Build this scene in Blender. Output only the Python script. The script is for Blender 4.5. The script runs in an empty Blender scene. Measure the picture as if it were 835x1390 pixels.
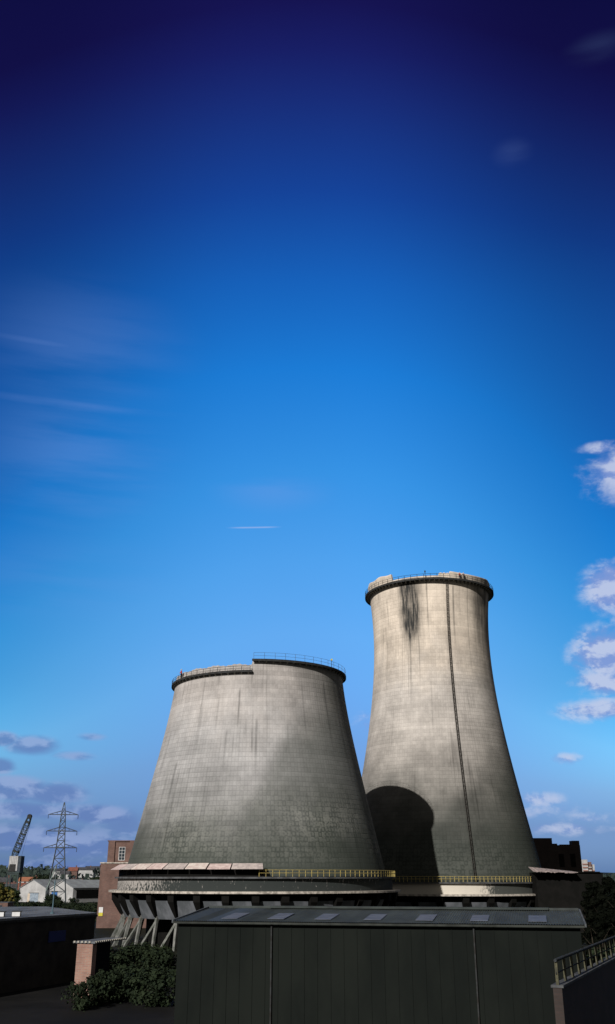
import bpy, bmesh, math, random
import numpy as np
from mathutils import Vector, Matrix
R = math.radians
sc = bpy.context.scene
COL = sc.collection

# ------------------------------------------------------------------ camera
F_PX, CXP, CYP, EYE = 1264.0, 417.5, 695.0, 11.0
PITCH = math.atan(495.0 / F_PX)
cam = bpy.data.objects.new('camera', bpy.data.cameras.new('camera'))
COL.objects.link(cam)
cam.data.sensor_fit = 'VERTICAL'
cam.data.sensor_height = 36.0
cam.data.lens = 36.0 * F_PX / 1390.0
cam.data.clip_start = 0.5
cam.data.clip_end = 20000
cam.location = (0, 0, EYE)
cam.rotation_euler = (R(90) + PITCH, 0, 0)
sc.camera = cam

SUN_AZ, SUN_EL = R(180 + 28.3), R(27.5)       # where the sun stands (clockwise from +Y)

# ------------------------------------------------------------------ node helpers
class NT:
    def __init__(s, nt): s.nt = nt
    def new(s, kind, **kw):
        n = s.nt.nodes.new(kind)
        for k, v in kw.items(): setattr(n, k, v)
        return n
    def put(s, sock, v):
        if isinstance(v, bpy.types.NodeSocket): s.nt.links.new(v, sock)
        elif isinstance(v, (tuple, list)) and len(v) == 3 and sock.type == 'RGBA': sock.default_value = (*v, 1)
        else: sock.default_value = v
    def m(s, op, a, b=0.0, c=0.0, clamp=False):
        n = s.new('ShaderNodeMath', operation=op, use_clamp=clamp)
        s.put(n.inputs[0], a); s.put(n.inputs[1], b)
        if op in ('MULTIPLY_ADD', 'SMOOTH_MIN', 'SMOOTH_MAX', 'COMPARE', 'WRAP'): s.put(n.inputs[2], c)
        return n.outputs[0]
    def vm(s, op, a, b=(0, 0, 0)):
        n = s.new('ShaderNodeVectorMath', operation=op)
        s.put(n.inputs[0], a)
        if op not in ('LENGTH', 'NORMALIZE', 'FLOOR'): s.put(n.inputs[1], b)
        return n.outputs['Value'] if op in ('LENGTH', 'DOT_PRODUCT', 'DISTANCE') else n.outputs[0]
    def mix(s, f, a, b, bt='MIX'):
        n = s.new('ShaderNodeMix', data_type='RGBA', blend_type=bt)
        s.put(n.inputs[0], f); s.put(n.inputs[6], a); s.put(n.inputs[7], b)
        return n.outputs[2]
    def sstep(s, v, a, b, o0=0.0, o1=1.0):
        n = s.new('ShaderNodeMapRange', interpolation_type='SMOOTHSTEP')
        s.put(n.inputs[0], v); s.put(n.inputs[1], a); s.put(n.inputs[2], b)
        s.put(n.inputs[3], o0); s.put(n.inputs[4], o1)
        return n.outputs[0]
    def noise(s, vec, scale, detail=4.0, rough=0.55, dist=0.0, out=0):
        n = s.new('ShaderNodeTexNoise')
        s.put(n.inputs['Vector'], vec); n.inputs['Scale'].default_value = scale
        n.inputs['Detail'].default_value = detail; n.inputs['Roughness'].default_value = rough
        n.inputs['Distortion'].default_value = dist
        return n.outputs[out]
    def comb(s, x, y, z):
        n = s.new('ShaderNodeCombineXYZ')
        for i, v in enumerate((x, y, z)): s.put(n.inputs[i], v)
        return n.outputs[0]
    def sep(s, v):
        n = s.new('ShaderNodeSeparateXYZ'); s.put(n.inputs[0], v); return n.outputs
    def ramp(s, f, stops):
        n = s.new('ShaderNodeValToRGB'); e = n.color_ramp.elements
        while len(e) < len(stops): e.new(0.5)
        for i, (p, c) in enumerate(stops): e[i].position = p; e[i].color = (*c, 1)
        s.put(n.inputs[0], f); return n.outputs[0]

def lin(c):
    return tuple((v/255/12.92 if v/255 <= .04045 else ((v/255+.055)/1.055)**2.4) for v in c)

def pix_dir(px, py):
    """direction of a point of sky, as (azimuth clockwise from +Y, elevation)"""
    x, y = (px-CXP)/F_PX, -(py-CYP)/F_PX
    d = Vector((x, math.cos(PITCH)-y*math.sin(PITCH), math.sin(PITCH)+y*math.cos(PITCH))).normalized()
    return math.atan2(d.x, d.y), math.asin(d.z)

# ------------------------------------------------------------------ world
w = bpy.data.worlds.new('World'); sc.world = w; w.use_nodes = True
N = NT(w.node_tree)
for n in list(w.node_tree.nodes): w.node_tree.nodes.remove(n)
sky = N.new('ShaderNodeTexSky', sky_type='NISHITA', sun_disc=False)
sky.sun_elevation = SUN_EL; sky.sun_rotation = SUN_AZ
tc = N.new('ShaderNodeTexCoord')
dirv = N.vm('NORMALIZE', tc.outputs['Generated'])
dx, dy, dz = N.sep(dirv)
el = N.m('ARCSINE', dz)
az = N.m('ARCTAN2', dx, dy)
# deep polarised slide-film blue: the physical sky filtered by elevation
SKY_S = 0.1
nish = [(0,(.072,.12,.209)),(170,(.078,.127,.223)),(340,(.091,.147,.254)),(510,(.112,.181,.305)),(680,(.153,.242,.392)),
        (850,(.231,.352,.515)),(1020,(.397,.546,.631)),(1105,(.533,.624,.558)),(1150,(.44,.50,.44)),(1190,(.319,.319,.25))]
want = [(0,(23,22,86)),(65,(25,32,104)),(130,(25,45,122)),(260,(22,68,155)),(380,(23,97,187)),(500,(28,122,212)),(640,(54,144,226)),(760,(80,160,235)),
        (860,(98,168,238)),(1007,(112,163,228)),(1110,(112,150,208)),(1170,(100,136,192)),(1190,(95,128,184))]
stops = []
for py, c in want:
    e_ = pix_dir(417, py)[1]
    L = lin(c)
    n_ = [np.interp(py, [p for p, _ in nish], [q[i] for _, q in nish]) for i in range(3)]
    stops.append((e_/R(60), tuple(L[i]/n_[i] for i in range(3))))
stops.sort(); stops.append((1.0, (stops[-1][1][0]*.7, stops[-1][1][1]*.8, stops[-1][1][2]*.8)))
scale_ = 2.5
el2 = N.m('ADD', el, N.m('MULTIPLY', N.m('MULTIPLY', N.m('MULTIPLY', az, az), N.sstep(el, .30, .62, 1.75, .62)), N.sstep(el, 0.02, .17, .05, 1.0)))   # deeper blue to both sides
tint = N.ramp(N.m('DIVIDE', el2, R(60), clamp=True), [(p, tuple(v/scale_ for v in c)) for p, c in stops])
tint = N.mix(1.0, tint, (scale_, scale_, scale_), 'MULTIPLY')
base = N.mix(1.0, sky.outputs[0], tint, 'MULTIPLY')
fall = N.m('MULTIPLY', N.sstep(N.m('ABSOLUTE', az), .55, 1.3, 1.0, .85), N.sstep(el, R(48), R(66), 1.0, .85))
side = N.m('MULTIPLY', N.sstep(az, .04, .36, 1.0, .60), N.sstep(az, -.38, -.06, .68, 1.0))
gate = N.sstep(el, .07, .2)
side = N.m('ADD', N.m('MULTIPLY', side, gate), N.m('MULTIPLY', N.m('SUBTRACT', 1.0, gate), .92))
side = N.m('MULTIPLY', side, .94)
fall = N.m('MULTIPLY', fall, side)
base = N.mix(1.0, base, N.comb(fall, fall, fall), 'MULTIPLY')
base = N.mix(N.sstep(el, R(52), R(64)), base, (.60, .60, .60))  # unseen overhead sky turned neutral, also to fill the shadows
base = N.mix(N.sstep(N.m('ABSOLUTE', az), .8, 1.5), base, (1.3, 1.26, 1.18))     # unseen sky behind the camera, brightened to fill the shadows
# clouds: soft banks at fixed places on the sky dome, broken by noise
azel = N.comb(az, el, 0.0)
def blob(px, py, sx, sy, k):
    a, e = pix_dir(px, py)
    v = N.vm('SUBTRACT', azel, (a, e, 0))
    v = N.vm('MULTIPLY', v, (F_PX/1.12/sx, F_PX/1.12/sy, 0))
    d = N.vm('LENGTH', v)
    return N.sstep(d, 0.0, 1.25, k, 0.0)
def total(bl):
    o = None
    for b in bl:
        v = blob(*b); o = v if o is None else N.m('MAXIMUM', o, v)
    return o
warp = N.noise(dirv, 9, 3)
n1 = N.noise(N.vm('MULTIPLY', dirv, (1, 1, 1.7)), 26, 9, .6, .25)
n2 = N.noise(N.vm('MULTIPLY', dirv, (1, 1, 2.2)), 11, 7, .55, .3)
cum = total([(850,642,74,42,1.05),(815,608,40,12,.72),(850,797,64,42,1.4),(838,890,74,48,1.1),(815,925,54,24,.9),(812,963,62,20,.95),
             (770,1030,34,11,.62),(735,1085,42,14,.6),(815,1110,60,14,.55),(500,985,30,26,.45),
             (770,1125,120,12,.5),(640,1100,300,20,.4),(860,850,40,30,.8)])
bank = total([(5,1003,26,12,.85),(45,1012,44,17,.85),(98,1026,40,9,.62),(126,1000,28,8,.6),(2,1040,26,13,.95),(20,1070,60,20,1.0),(75,1078,50,20,.95),
              (30,1100,150,16,.8),(125,1106,60,16,.85),(60,1140,140,30,.72),(110,1150,110,26,.72),(170,1120,50,30,.5),(60,1178,260,18,.7)])
dc = N.sstep(N.m('ADD', cum, N.m('MULTIPLY', N.m('SUBTRACT', n1, .5), 1.5)), .22, .9)
dc = N.m('MULTIPLY', dc, N.sstep(cum, .05, .4))
db = N.sstep(N.m('ADD', bank, N.m('MULTIPLY', N.m('SUBTRACT', n2, .5), 1.0)), .16, .75)
db = N.m('MULTIPLY', db, N.sstep(bank, .05, .45))
up_ = N.vm('ADD', dirv, (-.006, 0, .010))
n1u = N.noise(N.vm('MULTIPLY', up_, (1, 1, 1.7)), 26, 9, .6, .25)
n2u = N.noise(N.vm('MULTIPLY', up_, (1, 1, 2.2)), 11, 7, .55, .3)
lit = N.sstep(N.m('SUBTRACT', n1, n1u), -.10, .06)
lit2 = N.sstep(N.m('ADD', N.m('SUBTRACT', n2, n2u), N.m('MULTIPLY', N.m('SUBTRACT', n1, .5), .25)), -.045, .06)
c_cum = N.mix(lit, lin((132,154,212)), lin((192,202,230)))
c_bank = N.mix(lit2, lin((98,124,182)), lin((146,165,210)))
inv = 1.0/SKY_S
def bright(c): return N.mix(1.0, c, (inv, inv, inv), 'MULTIPLY')
cl = N.mix(N.m('MULTIPLY', db, .78), base, bright(c_bank))
cl = N.mix(N.m('MULTIPLY', dc, .88), cl, bright(c_cum))
# window-glass reflections painted as a pale veil, with thin wisps and a contrail
wisp_refl = total([(100,620,135,90,1.0),(110,470,150,80,.75),(370,665,80,28,1.0),(110,552,130,8,1.3),(60,465,90,7,1.0),(60,780,160,60,.5),(695,208,30,16,.45),(812,65,50,16,.3)])
wn = N.noise(N.vm('MULTIPLY', dirv, (1, 1, 9)), 5, 5, .5)
wf = N.m('MULTIPLY', N.m('MULTIPLY', wisp_refl, N.sstep(wn, .3, .62)), .19)
cl = N.mix(wf, cl, bright(lin((128,160,226))))
a_, e_ = pix_dir(345, 716)
tv = N.sep(N.vm('SUBTRACT', azel, (a_, e_, 0)))
line = N.m('ABSOLUTE', N.m('SUBTRACT', tv[1], N.m('MULTIPLY', tv[0], .035)))
con = N.m('MULTIPLY', N.sstep(line, .0002, .0013, 1, 0), N.sstep(N.m('ABSOLUTE', tv[0]), .012, .034, 1, 0))
cl = N.mix(N.m('MULTIPLY', con, .5), cl, bright(lin((170,190,235))))
low = N.sstep(dz, -.02, .0, 0.0, 1.0)
cl = N.mix(low, (0.08, 0.09, 0.1), cl)
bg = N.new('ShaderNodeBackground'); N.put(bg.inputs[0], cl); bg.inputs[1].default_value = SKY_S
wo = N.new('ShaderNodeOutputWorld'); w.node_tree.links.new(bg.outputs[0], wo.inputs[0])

# ------------------------------------------------------------------ sun and exposure
sl = bpy.data.lights.new('sun', 'SUN'); sl.energy = 4.3; sl.angle = R(0.5); sl.color = (1.0, .955, .90)
so = bpy.data.objects.new('sun', sl); COL.objects.link(so)
sun_vec = Vector((math.sin(SUN_AZ)*math.cos(SUN_EL), math.cos(SUN_AZ)*math.cos(SUN_EL), math.sin(SUN_EL)))
so.rotation_euler = sun_vec.to_track_quat('Z', 'Y').to_euler()
so.location = sun_vec*300
sc.view_settings.view_transform = 'Standard'; sc.view_settings.look = 'None'
sc.view_settings.exposure = 0; sc.view_settings.gamma = 1; sc.view_settings.use_curve_mapping = False
sc.cycles.max_bounces = 5; sc.cycles.diffuse_bounces = 2; sc.cycles.use_denoising = True

# ------------------------------------------------------------------ materials
MATS = {}
def mat(name, c1, c2=None, scale=1.0, rough=.85, bump=0.0, bscale=None, stretch=(1, 1, 1), metallic=0.0, lo=.35, hi=.65):
    if name in MATS: return MATS[name]
    m = bpy.data.materials.new(name); m.use_nodes = True; MATS[name] = m
    n = NT(m.node_tree); p = m.node_tree.nodes['Principled BSDF']
    p.inputs['Roughness'].default_value = rough; p.inputs['Metallic'].default_value = metallic
    p.inputs['Specular IOR Level'].default_value = .25 if max(c1) > .1 or rough < .5 else .08
    co = n.new('ShaderNodeTexCoord').outputs['Object']
    v = n.vm('MULTIPLY', co, stretch)
    if c2 is None: c2 = tuple(x*.75 for x in c1)
    nz = n.noise(v, scale, 5, .6)
    n.put(p.inputs['Base Color'], n.mix(n.sstep(nz, lo, hi), c2, c1))
    if bump:
        b = n.new('ShaderNodeBump'); b.inputs['Strength'].default_value = bump; b.inputs['Distance'].default_value = .05
        n.put(b.inputs['Height'], n.noise(v, bscale or scale*6, 4)); n.put(p.inputs['Normal'], b.outputs[0])
    return m

def brick_mat(name, c1, c2, mortar):
    if name in MATS: return MATS[name]
    m = bpy.data.materials.new(name); m.use_nodes = True; MATS[name] = m
    n = NT(m.node_tree); p = m.node_tree.nodes['Principled BSDF']; p.inputs['Roughness'].default_value = .9
    co = n.sep(n.new('ShaderNodeTexCoord').outputs['Object'])
    b = n.new('ShaderNodeTexBrick'); b.inputs['Scale'].default_value = 1.0
    b.inputs['Brick Width'].default_value = .46; b.inputs['Row Height'].default_value = .15; b.inputs['Mortar Size'].default_value = .015
    n.put(b.inputs['Vector'], n.comb(n.m('ADD', co[0], co[1]), co[2], 0.0))
    n.put(b.inputs['Color1'], c1); n.put(b.inputs['Color2'], c2); n.put(b.inputs['Mortar'], mortar)
    nz = n.noise(n.new('ShaderNodeTexCoord').outputs['Object'], .5, 5)
    n.put(p.inputs['Base Color'], n.mix(n.sstep(nz, .35, .7, 0, .5), b.outputs[0], tuple(x*.5 for x in c2)))
    return m

def foliage_mat(name, c1, c2):
    if name in MATS: return MATS[name]
    m = bpy.data.materials.new(name); m.use_nodes = True; MATS[name] = m
    n = NT(m.node_tree); p = m.node_tree.nodes['Principled BSDF']; p.inputs['Roughness'].default_value = .8
    p.inputs['Specular IOR Level'].default_value = .15 if max(c1) > .009 else .02
    co = n.new('ShaderNodeTexCoord').outputs['Object']
    n.put(p.inputs['Base Color'], n.mix(n.sstep(n.noise(co, .9, 3), .35, .65), c1, c2))
    return m

def shell_material(name, top, mid, base_c, z0, z1, z2, seed):
    """board-marked concrete: casting courses, formwork lines, weather streaks (attribute 'stain': r dark, g pale bloom, b green algae plus painted side shade)"""
    m = bpy.data.materials.new(name); m.use_nodes = True
    n = NT(m.node_tree); p = m.node_tree.nodes['Principled BSDF']; p.inputs['Roughness'].default_value = .92
    p.inputs['Specular IOR Level'].default_value = .2
    uv = n.new('ShaderNodeUVMap', uv_map='UVMap').outputs[0]
    s = n.sep(uv); U, V = s[0], s[1]
    att = n.sep(n.new('ShaderNodeAttribute', attribute_name='stain_shade').outputs['Vector'])
    wob = n.noise(n.comb(n.m('MULTIPLY', U, .12), n.m('MULTIPLY', V, .12), seed), 1, 3)
    zz = n.m('ADD', V, n.m('MULTIPLY', n.m('SUBTRACT', wob, .5), 18.0))
    col = n.mix(n.sstep(zz, z0, z1), base_c, mid)
    col = n.mix(n.sstep(zz, z1, z2), col, top)
    # per-course and per-panel tone
    row = n.m('FLOOR', n.m('DIVIDE', V, .82)); cel = n.m('FLOOR', n.m('DIVIDE', U, .62))
    wn1 = n.new('ShaderNodeTexWhiteNoise', noise_dimensions='2D'); n.put(wn1.inputs['Vector'], n.comb(row, seed, 0.0))
    wn2 = n.new('ShaderNodeTexWhiteNoise', noise_dimensions='3D'); n.put(wn2.inputs['Vector'], n.comb(row, cel, seed))
    row3 = n.m('FLOOR', n.m('DIVIDE', V, 4.6))
    wn3 = n.new('ShaderNodeTexWhiteNoise', noise_dimensions='2D'); n.put(wn3.inputs['Vector'], n.comb(row3, seed+5, 0.0))
    tone = n.m('ADD', n.m('MULTIPLY', wn1.outputs[0], .13), n.m('MULTIPLY', wn2.outputs[0], .11))
    tone = n.m('ADD', tone, n.m('MULTIPLY', wn3.outputs[0], .11))
    tone = n.m('ADD', tone, .825)
    # joints
    fv = n.m('ABSOLUTE', n.m('SUBTRACT', n.m('FRACT', n.m('DIVIDE', V, .82)), .5))
    fu = n.m('ABSOLUTE', n.m('SUBTRACT', n.m('FRACT', n.m('DIVIDE', U, .62)), .5))
    big = n.noise(n.comb(n.m('MULTIPLY', U, .06), n.m('MULTIPLY', V, .06), seed+3), 1, 4)
    jamp = n.sstep(big, .35, .7, .05, .27)
    jv = n.sstep(fv, .40, .49, 0, 1); ju = n.sstep(fu, .40, .49, 0, .7)
    joint = n.m('MULTIPLY', n.m('MAXIMUM', jv, ju), jamp)
    tone = n.m('MULTIPLY', tone, n.m('SUBTRACT', 1.0, joint))
    # blotches and rain streaks
    bl = n.noise(n.comb(U, V, seed), .16, 7, .62)
    tone = n.m('MULTIPLY', tone, n.sstep(bl, .25, .72, .70, 1.12))
    stv = n.comb(n.m('MULTIPLY', U, 1.3), n.m('MULTIPLY', V, .05), seed)
    st = n.noise(stv, 1, 6, .65, .2)
    msk = n.sstep(n.noise(n.comb(n.m('MULTIPLY', U, .09), n.m('MULTIPLY', V, .07), seed+9), 1, 3), .42, .66)
    tone = n.m('MULTIPLY', tone, n.m('SUBTRACT', 1.0, n.m('MULTIPLY', n.sstep(st, .48, .72, 0, .5), msk)))
    fine = n.noise(n.comb(U, V, seed), 3.2, 3)
    tone = n.m('MULTIPLY', tone, n.m('ADD', .85, n.m('MULTIPLY', fine, .3)))
    col = n.mix(1.0, col, n.comb(tone, tone, tone), 'MULTIPLY')
    # green algae with the painted side shade, pale lime bloom on the panels, soot
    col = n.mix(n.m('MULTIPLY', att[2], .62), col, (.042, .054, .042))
    blm = n.m('MULTIPLY', att[1], n.sstep(n.m('ADD', fine, n.m('MULTIPLY', wn2.outputs[0], .35)), .58, .85))
    cellmask = n.m('MULTIPLY', n.sstep(fv, .18, .36, 1, 0), n.sstep(fu, .15, .36, 1, 0))
    col = n.mix(n.m('MULTIPLY', n.m('MAXIMUM', n.m('MULTIPLY', blm, .45), n.m('MULTIPLY', att[1], n.m('MULTIPLY', cellmask, .34))), .8), col, (.38, .38, .34))
    brk = n.sstep(n.noise(n.comb(n.m('MULTIPLY', U, 2.0), n.m('MULTIPLY', V, .22), seed), 1, 5, .7), .3, .6, .55, 1.0)
    col = n.mix(n.m('MULTIPLY', att[0], brk, clamp=True), col, (.035, .036, .036))
    n.put(p.inputs['Base Color'], col)
    b = n.new('ShaderNodeBump'); b.inputs['Strength'].default_value = .35; b.inputs['Distance'].default_value = .08
    n.put(b.inputs['Height'], n.m('SUBTRACT', n.m('MULTIPLY', fine, .5), n.m('MAXIMUM', jv, ju)))
    n.put(p.inputs['Normal'], b.outputs[0])
    return m

M = dict(
    dark_steel=mat('dark_steel', (.045,.048,.05), (.03,.028,.026), 2),
    grey_steel=mat('grey_steel', (.16,.18,.19), (.09,.1,.11), 1, .5, metallic=.3),
    pylon_steel=mat('pylon_steel', (.11,.13,.14), (.07,.08,.09), 1, .6),
    crane_steel=mat('crane_steel', (.06,.085,.085), (.04,.05,.05), 1, .6),
    yellow=mat('yellow_paint', (.50,.40,.13), (.26,.21,.09), 3, lo=.35, hi=.6),
    concrete=mat('aged_concrete', (.42,.40,.35), (.22,.21,.18), .8, bump=.3, stretch=(1,1,.5)),
    ledge=mat('ledge_concrete', (.55,.50,.44), (.24,.22,.19), 1.6, bump=.3),
    dkconcrete=mat('dark_concrete', (.10,.105,.11), (.05,.052,.055), .9, bump=.3),
    curtain=mat('curtain_concrete', (.16,.17,.19), (.09,.10,.11), .7, stretch=(1,1,.4)),
    black_wall=mat('plain_black_wall', (.009,.0085,.008), (.006,.006,.0055), .6),  # flat black for dark walls and for shade painted in recesses
    leg=mat('leg_concrete', (.20,.20,.19), (.09,.10,.085), 1.2),
    sheet=mat('asbestos_sheet', (.60,.50,.47), (.40,.33,.31), 1.3),
    white_wall=mat('white_render', (.46,.46,.46), (.34,.34,.34), .3),
    grey_roof=mat('grey_sheet_roof', (.26,.28,.29), (.2,.21,.22), .3),
    red_roof=mat('red_tile_roof', (.25,.09,.06), (.16,.065,.05), .5),
    slate=mat('slate_roof', (.08,.08,.09), (.05,.05,.055), .5),
    blue_door=mat('blue_door', (.05,.16,.42), (.04,.12,.32), .8),
    glass=mat('window_glass', (.04,.05,.06), (.02,.03,.04), .4, .15),
    frame_white=mat('white_frame', (.7,.7,.7), (.5,.5,.5), 1),
    felt=mat('roof_felt', (.15,.16,.175), (.085,.09,.1), .5, .8, stretch=(1,.3,1)),
    shed_wall=mat('shed_cladding', (.012,.0145,.0125), (.008,.010,.009), .25, .9, stretch=(1,1,.4)),
    asphalt=mat('asphalt', (.014,.0135,.013), (.008,.008,.008), .15),
    soil=mat('ground_soil', (.022,.022,.016), (.011,.013,.009), .03),
    bark=mat('bark', (.05,.04,.03), (.03,.025,.02), 3),
    pipe=mat('rusty_pipe', (.05,.045,.04), (.03,.027,.025), 2),
    blue_paint=mat('blue_paint', (.02,.05,.25), (.015,.035,.18), 1, .3),
    sign_blue=mat('sign_blue', (.02,.02,.12), (.015,.015,.09), 1, .5),
    sign_white=mat('sign_white', (.75,.75,.75), (.6,.6,.6), 1),
    sign_yellow=mat('sign_yellow', (.7,.6,.08), (.5,.45,.06), 1),
    cream=mat('cream_paint', (.62,.52,.42), (.45,.38,.3), 1.5),
    rubber=mat('rubber', (.02,.02,.02), (.015,.015,.015), 2),
    lamp_glass=mat('lamp_glass', (.8,.8,.75), (.7,.7,.7), 2, .1),
    skin=mat('skin', (.45,.28,.2), (.4,.25,.18), 5, .5),
    red_cloth=mat('red_cloth', (.45,.05,.04), (.3,.04,.03), 5),
    dark_cloth=mat('dark_cloth', (.02,.02,.03), (.015,.015,.02), 5),
    helmet=mat('helmet_white', (.7,.7,.65), (.6,.6,.55), 3, .3),
    helmet_y=mat('helmet_yellow', (.75,.6,.05), (.65,.5,.05), 3, .3),
)
BR_RED = brick_mat('red_brick', (.18,.092,.072), (.13,.068,.055), (.15,.13,.115))
BR_KIOSK = brick_mat('pale_red_brick', (.36,.2,.15), (.28,.15,.12), (.3,.26,.22))
BR_DARK = brick_mat('sooty_brick', (.05,.034,.03), (.035,.025,.022), (.035,.03,.028))
FOL = [foliage_mat('leaves_dark', (.010,.017,.008), (.018,.027,.012)),
       foliage_mat('leaves_mid', (.018,.03,.012), (.03,.043,.016)),
       foliage_mat('leaves_yellow', (.16,.13,.03), (.09,.09,.025)),
       foliage_mat('leaves_conifer', (.0035,.0045,.003), (.005,.006,.004))]

# ------------------------------------------------------------------ mesh helpers
class MB:
    def __init__(s): s.v = []; s.f = []
    def add(s, vs, fs):
        o = len(s.v); s.v += [tuple(v) for v in vs]; s.f += [tuple(i+o for i in f) for f in fs]; return s
    def box(s, c, size, rz=0.0, taper=1.0):
        hx, hy, hz = size[0]/2, size[1]/2, size[2]/2; cr, sr = math.cos(rz), math.sin(rz); vs = []
        for z in (-1, 1):
            t = taper if z > 0 else 1
            for x, y in ((-1,-1),(1,-1),(1,1),(-1,1)):
                X, Y = x*hx*t, y*hy*t; vs.append((c[0]+X*cr-Y*sr, c[1]+X*sr+Y*cr, c[2]+z*hz))
        return s.add(vs, [(0,3,2,1),(4,5,6,7),(0,1,5,4),(1,2,6,5),(2,3,7,6),(3,0,4,7)])
    def tube(s, p0, p1, r0, r1=None, n=6):
        p0, p1 = Vector(p0), Vector(p1); r1 = r0 if r1 is None else r1
        d = (p1-p0).normalized(); a = d.orthogonal().normalized(); b = d.cross(a); vs = []
        for p, r in ((p0, r0), (p1, r1)):
            for i in range(n):
                t = 2*math.pi*(i+.5)/n; vs.append(p+(a*math.cos(t)+b*math.sin(t))*r)
        return s.add(vs, [(i, (i+1)%n, n+(i+1)%n, n+i) for i in range(n)]+[tuple(range(n))[::-1], tuple(range(n, 2*n))])
    def loft(s, rings, closed=True, cap=True):
        n = len(rings[0]); vs = [p for r in rings for p in r]; fs = []
        for k in range(len(rings)-1):
            for i in range(n if closed else n-1):
                j = (i+1) % n; fs.append((k*n+i, k*n+j, (k+1)*n+j, (k+1)*n+i))
        if cap and closed: fs += [tuple(range(n))[::-1], tuple(range((len(rings)-1)*n, len(rings)*n))]
        return s.add(vs, fs)
    def prism(s, poly, z0, z1):
        return s.loft([[(x, y, z0) for x, y in poly], [(x, y, z1) for x, y in poly]])
    def ring(s, r0, r1, z0, z1, a0=0.0, a1=2*math.pi, seg=120):
        """annular block between radii and heights; r, z may differ at top: r1 outer"""
        full = abs(a1-a0-2*math.pi) < 1e-6; n = max(2, int(seg*(a1-a0)/(2*math.pi))+1); vs = []; fs = []
        m = n if full else n+1
        for i in range(m):
            t = a0+(a1-a0)*i/n; sx, cy = math.sin(t), -math.cos(t)
            vs += [(r0*sx, r0*cy, z0), (r1*sx, r1*cy, z0), (r1*sx, r1*cy, z1), (r0*sx, r0*cy, z1)]
        for i in range(n):
            j = ((i+1) % n)*4 if full else (i+1)*4; k = i*4
            for q in range(4): fs.append((k+q, k+(q+1)%4, j+(q+1)%4, j+q))
        if not full: fs += [(0,3,2,1), (4*n, 4*n+1, 4*n+2, 4*n+3)]
        return s.add(vs, fs)
    def build(s, name, material, parent=None, smooth=False, loc=None, rz=None):
        me = bpy.data.meshes.new(name); me.from_pydata(s.v, [], s.f); me.update()
        bm = bmesh.new(); bm.from_mesh(me); bmesh.ops.recalc_face_normals(bm, faces=bm.faces); bm.to_mesh(me); bm.free()
        if smooth: me.shade_smooth()
        me.materials.append(material)
        o = bpy.data.objects.new(name, me); COL.objects.link(o)
        if parent: o.parent = parent
        if loc is not None: o.location = loc
        if rz is not None: o.rotation_euler = (0, 0, rz)
        return o

def tag(o, label=None, cat=None, group=None, kind=None):
    if label: o['label'] = label
    if cat: o['category'] = cat
    if group: o['group'] = group
    if kind: o['kind'] = kind
    return o
def thing(name, label, cat, loc, rz=0.0, group=None):
    o = bpy.data.objects.new(name, None); COL.objects.link(o); o.empty_display_size = 1
    o.location = loc; o.rotation_euler = (0, 0, rz); return tag(o, label, cat, group)
def dup(o, parent=None, depth=0):
    c = o.copy(); COL.objects.link(c)
    if parent: c.parent = parent
    for ch in [x for x in o.children]: dup(ch, c)
    return c
def part_copy(o, rz=None, parent=None, loc=None):
    c = o.copy(); COL.objects.link(c)
    if rz is not None: c.rotation_euler = (0, 0, rz)
    if loc is not None: c.location = loc
    if parent: c.parent = parent
    return c

# ------------------------------------------------------------------ ground and hills
def grid_mesh(name, x0, x1, y0, y1, nx, ny, fn, material):
    xs = np.linspace(x0, x1, nx); ys = np.linspace(y0, y1, ny); vs = [(x, y, fn(x, y)) for y in ys for x in xs]
    fs = [(j*nx+i, j*nx+i+1, (j+1)*nx+i+1, (j+1)*nx+i) for j in range(ny-1) for i in range(nx-1)]
    m = MB(); m.add(vs, fs); o = m.build(name, material, smooth=True); return o
g = MB(); g.add([(-6000,-2000,0),(6000,-2000,0),(6000,9000,0),(-6000,9000,0)], [(0,1,2,3)])
tag(g.build('ground', M['soil']), kind='structure')
g = MB(); g.add([(-45,30,.004),(60,30,.004),(60,150,.004),(-20,150,.004),(-45,120,.004)], [(0,1,2,3,4)])
tag(g.build('yard', M['asphalt']), kind='structure')
def ss(a, b, x): t = min(1, max(0, (x-a)/(b-a))); return t*t*(3-2*t)
def hill_h(x, y):
    left = ss(500, 1000, y)*(14+2.5*math.sin(x*.011+1)+1.5*math.sin(x*.031+y*.01))
    rr = ss(600, 1300, y)*(7+2*math.sin(x*.013)+1.2*math.sin(x*.04))
    k = ss(-100, 150, x)
    return -1.5+left*(1-k)+rr*k + ss(1200, 2600, y)*14
grid_mesh('hills', -2600, 2600, 500, 3600, 130, 90, hill_h, M['soil'])
tag(bpy.data.objects['hills'], kind='structure')

# ------------------------------------------------------------------ cooling towers
def lerp_profile(pts):
    z = np.array([p[0] for p in pts]); r = np.array([p[1] for p in pts])
    co = np.polyfit(z, r, 4)
    return lambda q: np.polyval(co, q)

def smooth_noise(rng, nu, nv, cu, cv):
    """periodic-in-u value noise on an nv x nu grid"""
    g_ = rng.random((cv+2, cu)); u = np.linspace(0, cu, nu, endpoint=False); v = np.linspace(0, cv, nv)
    iu = u.astype(int); fu = u-iu; fu = fu*fu*(3-2*fu); iv = np.minimum(v.astype(int), cv); fv = v-iv; fv = fv*fv*(3-2*fv)
    a = g_[iv][:, iu]; b = g_[iv][:, (iu+1) % cu]; c = g_[iv+1][:, iu]; d = g_[iv+1][:, (iu+1) % cu]
    return (a*(1-fu)+b*fu)*(1-fv)[:, None] + (c*(1-fu)+d*fu)*fv[:, None]

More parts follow.
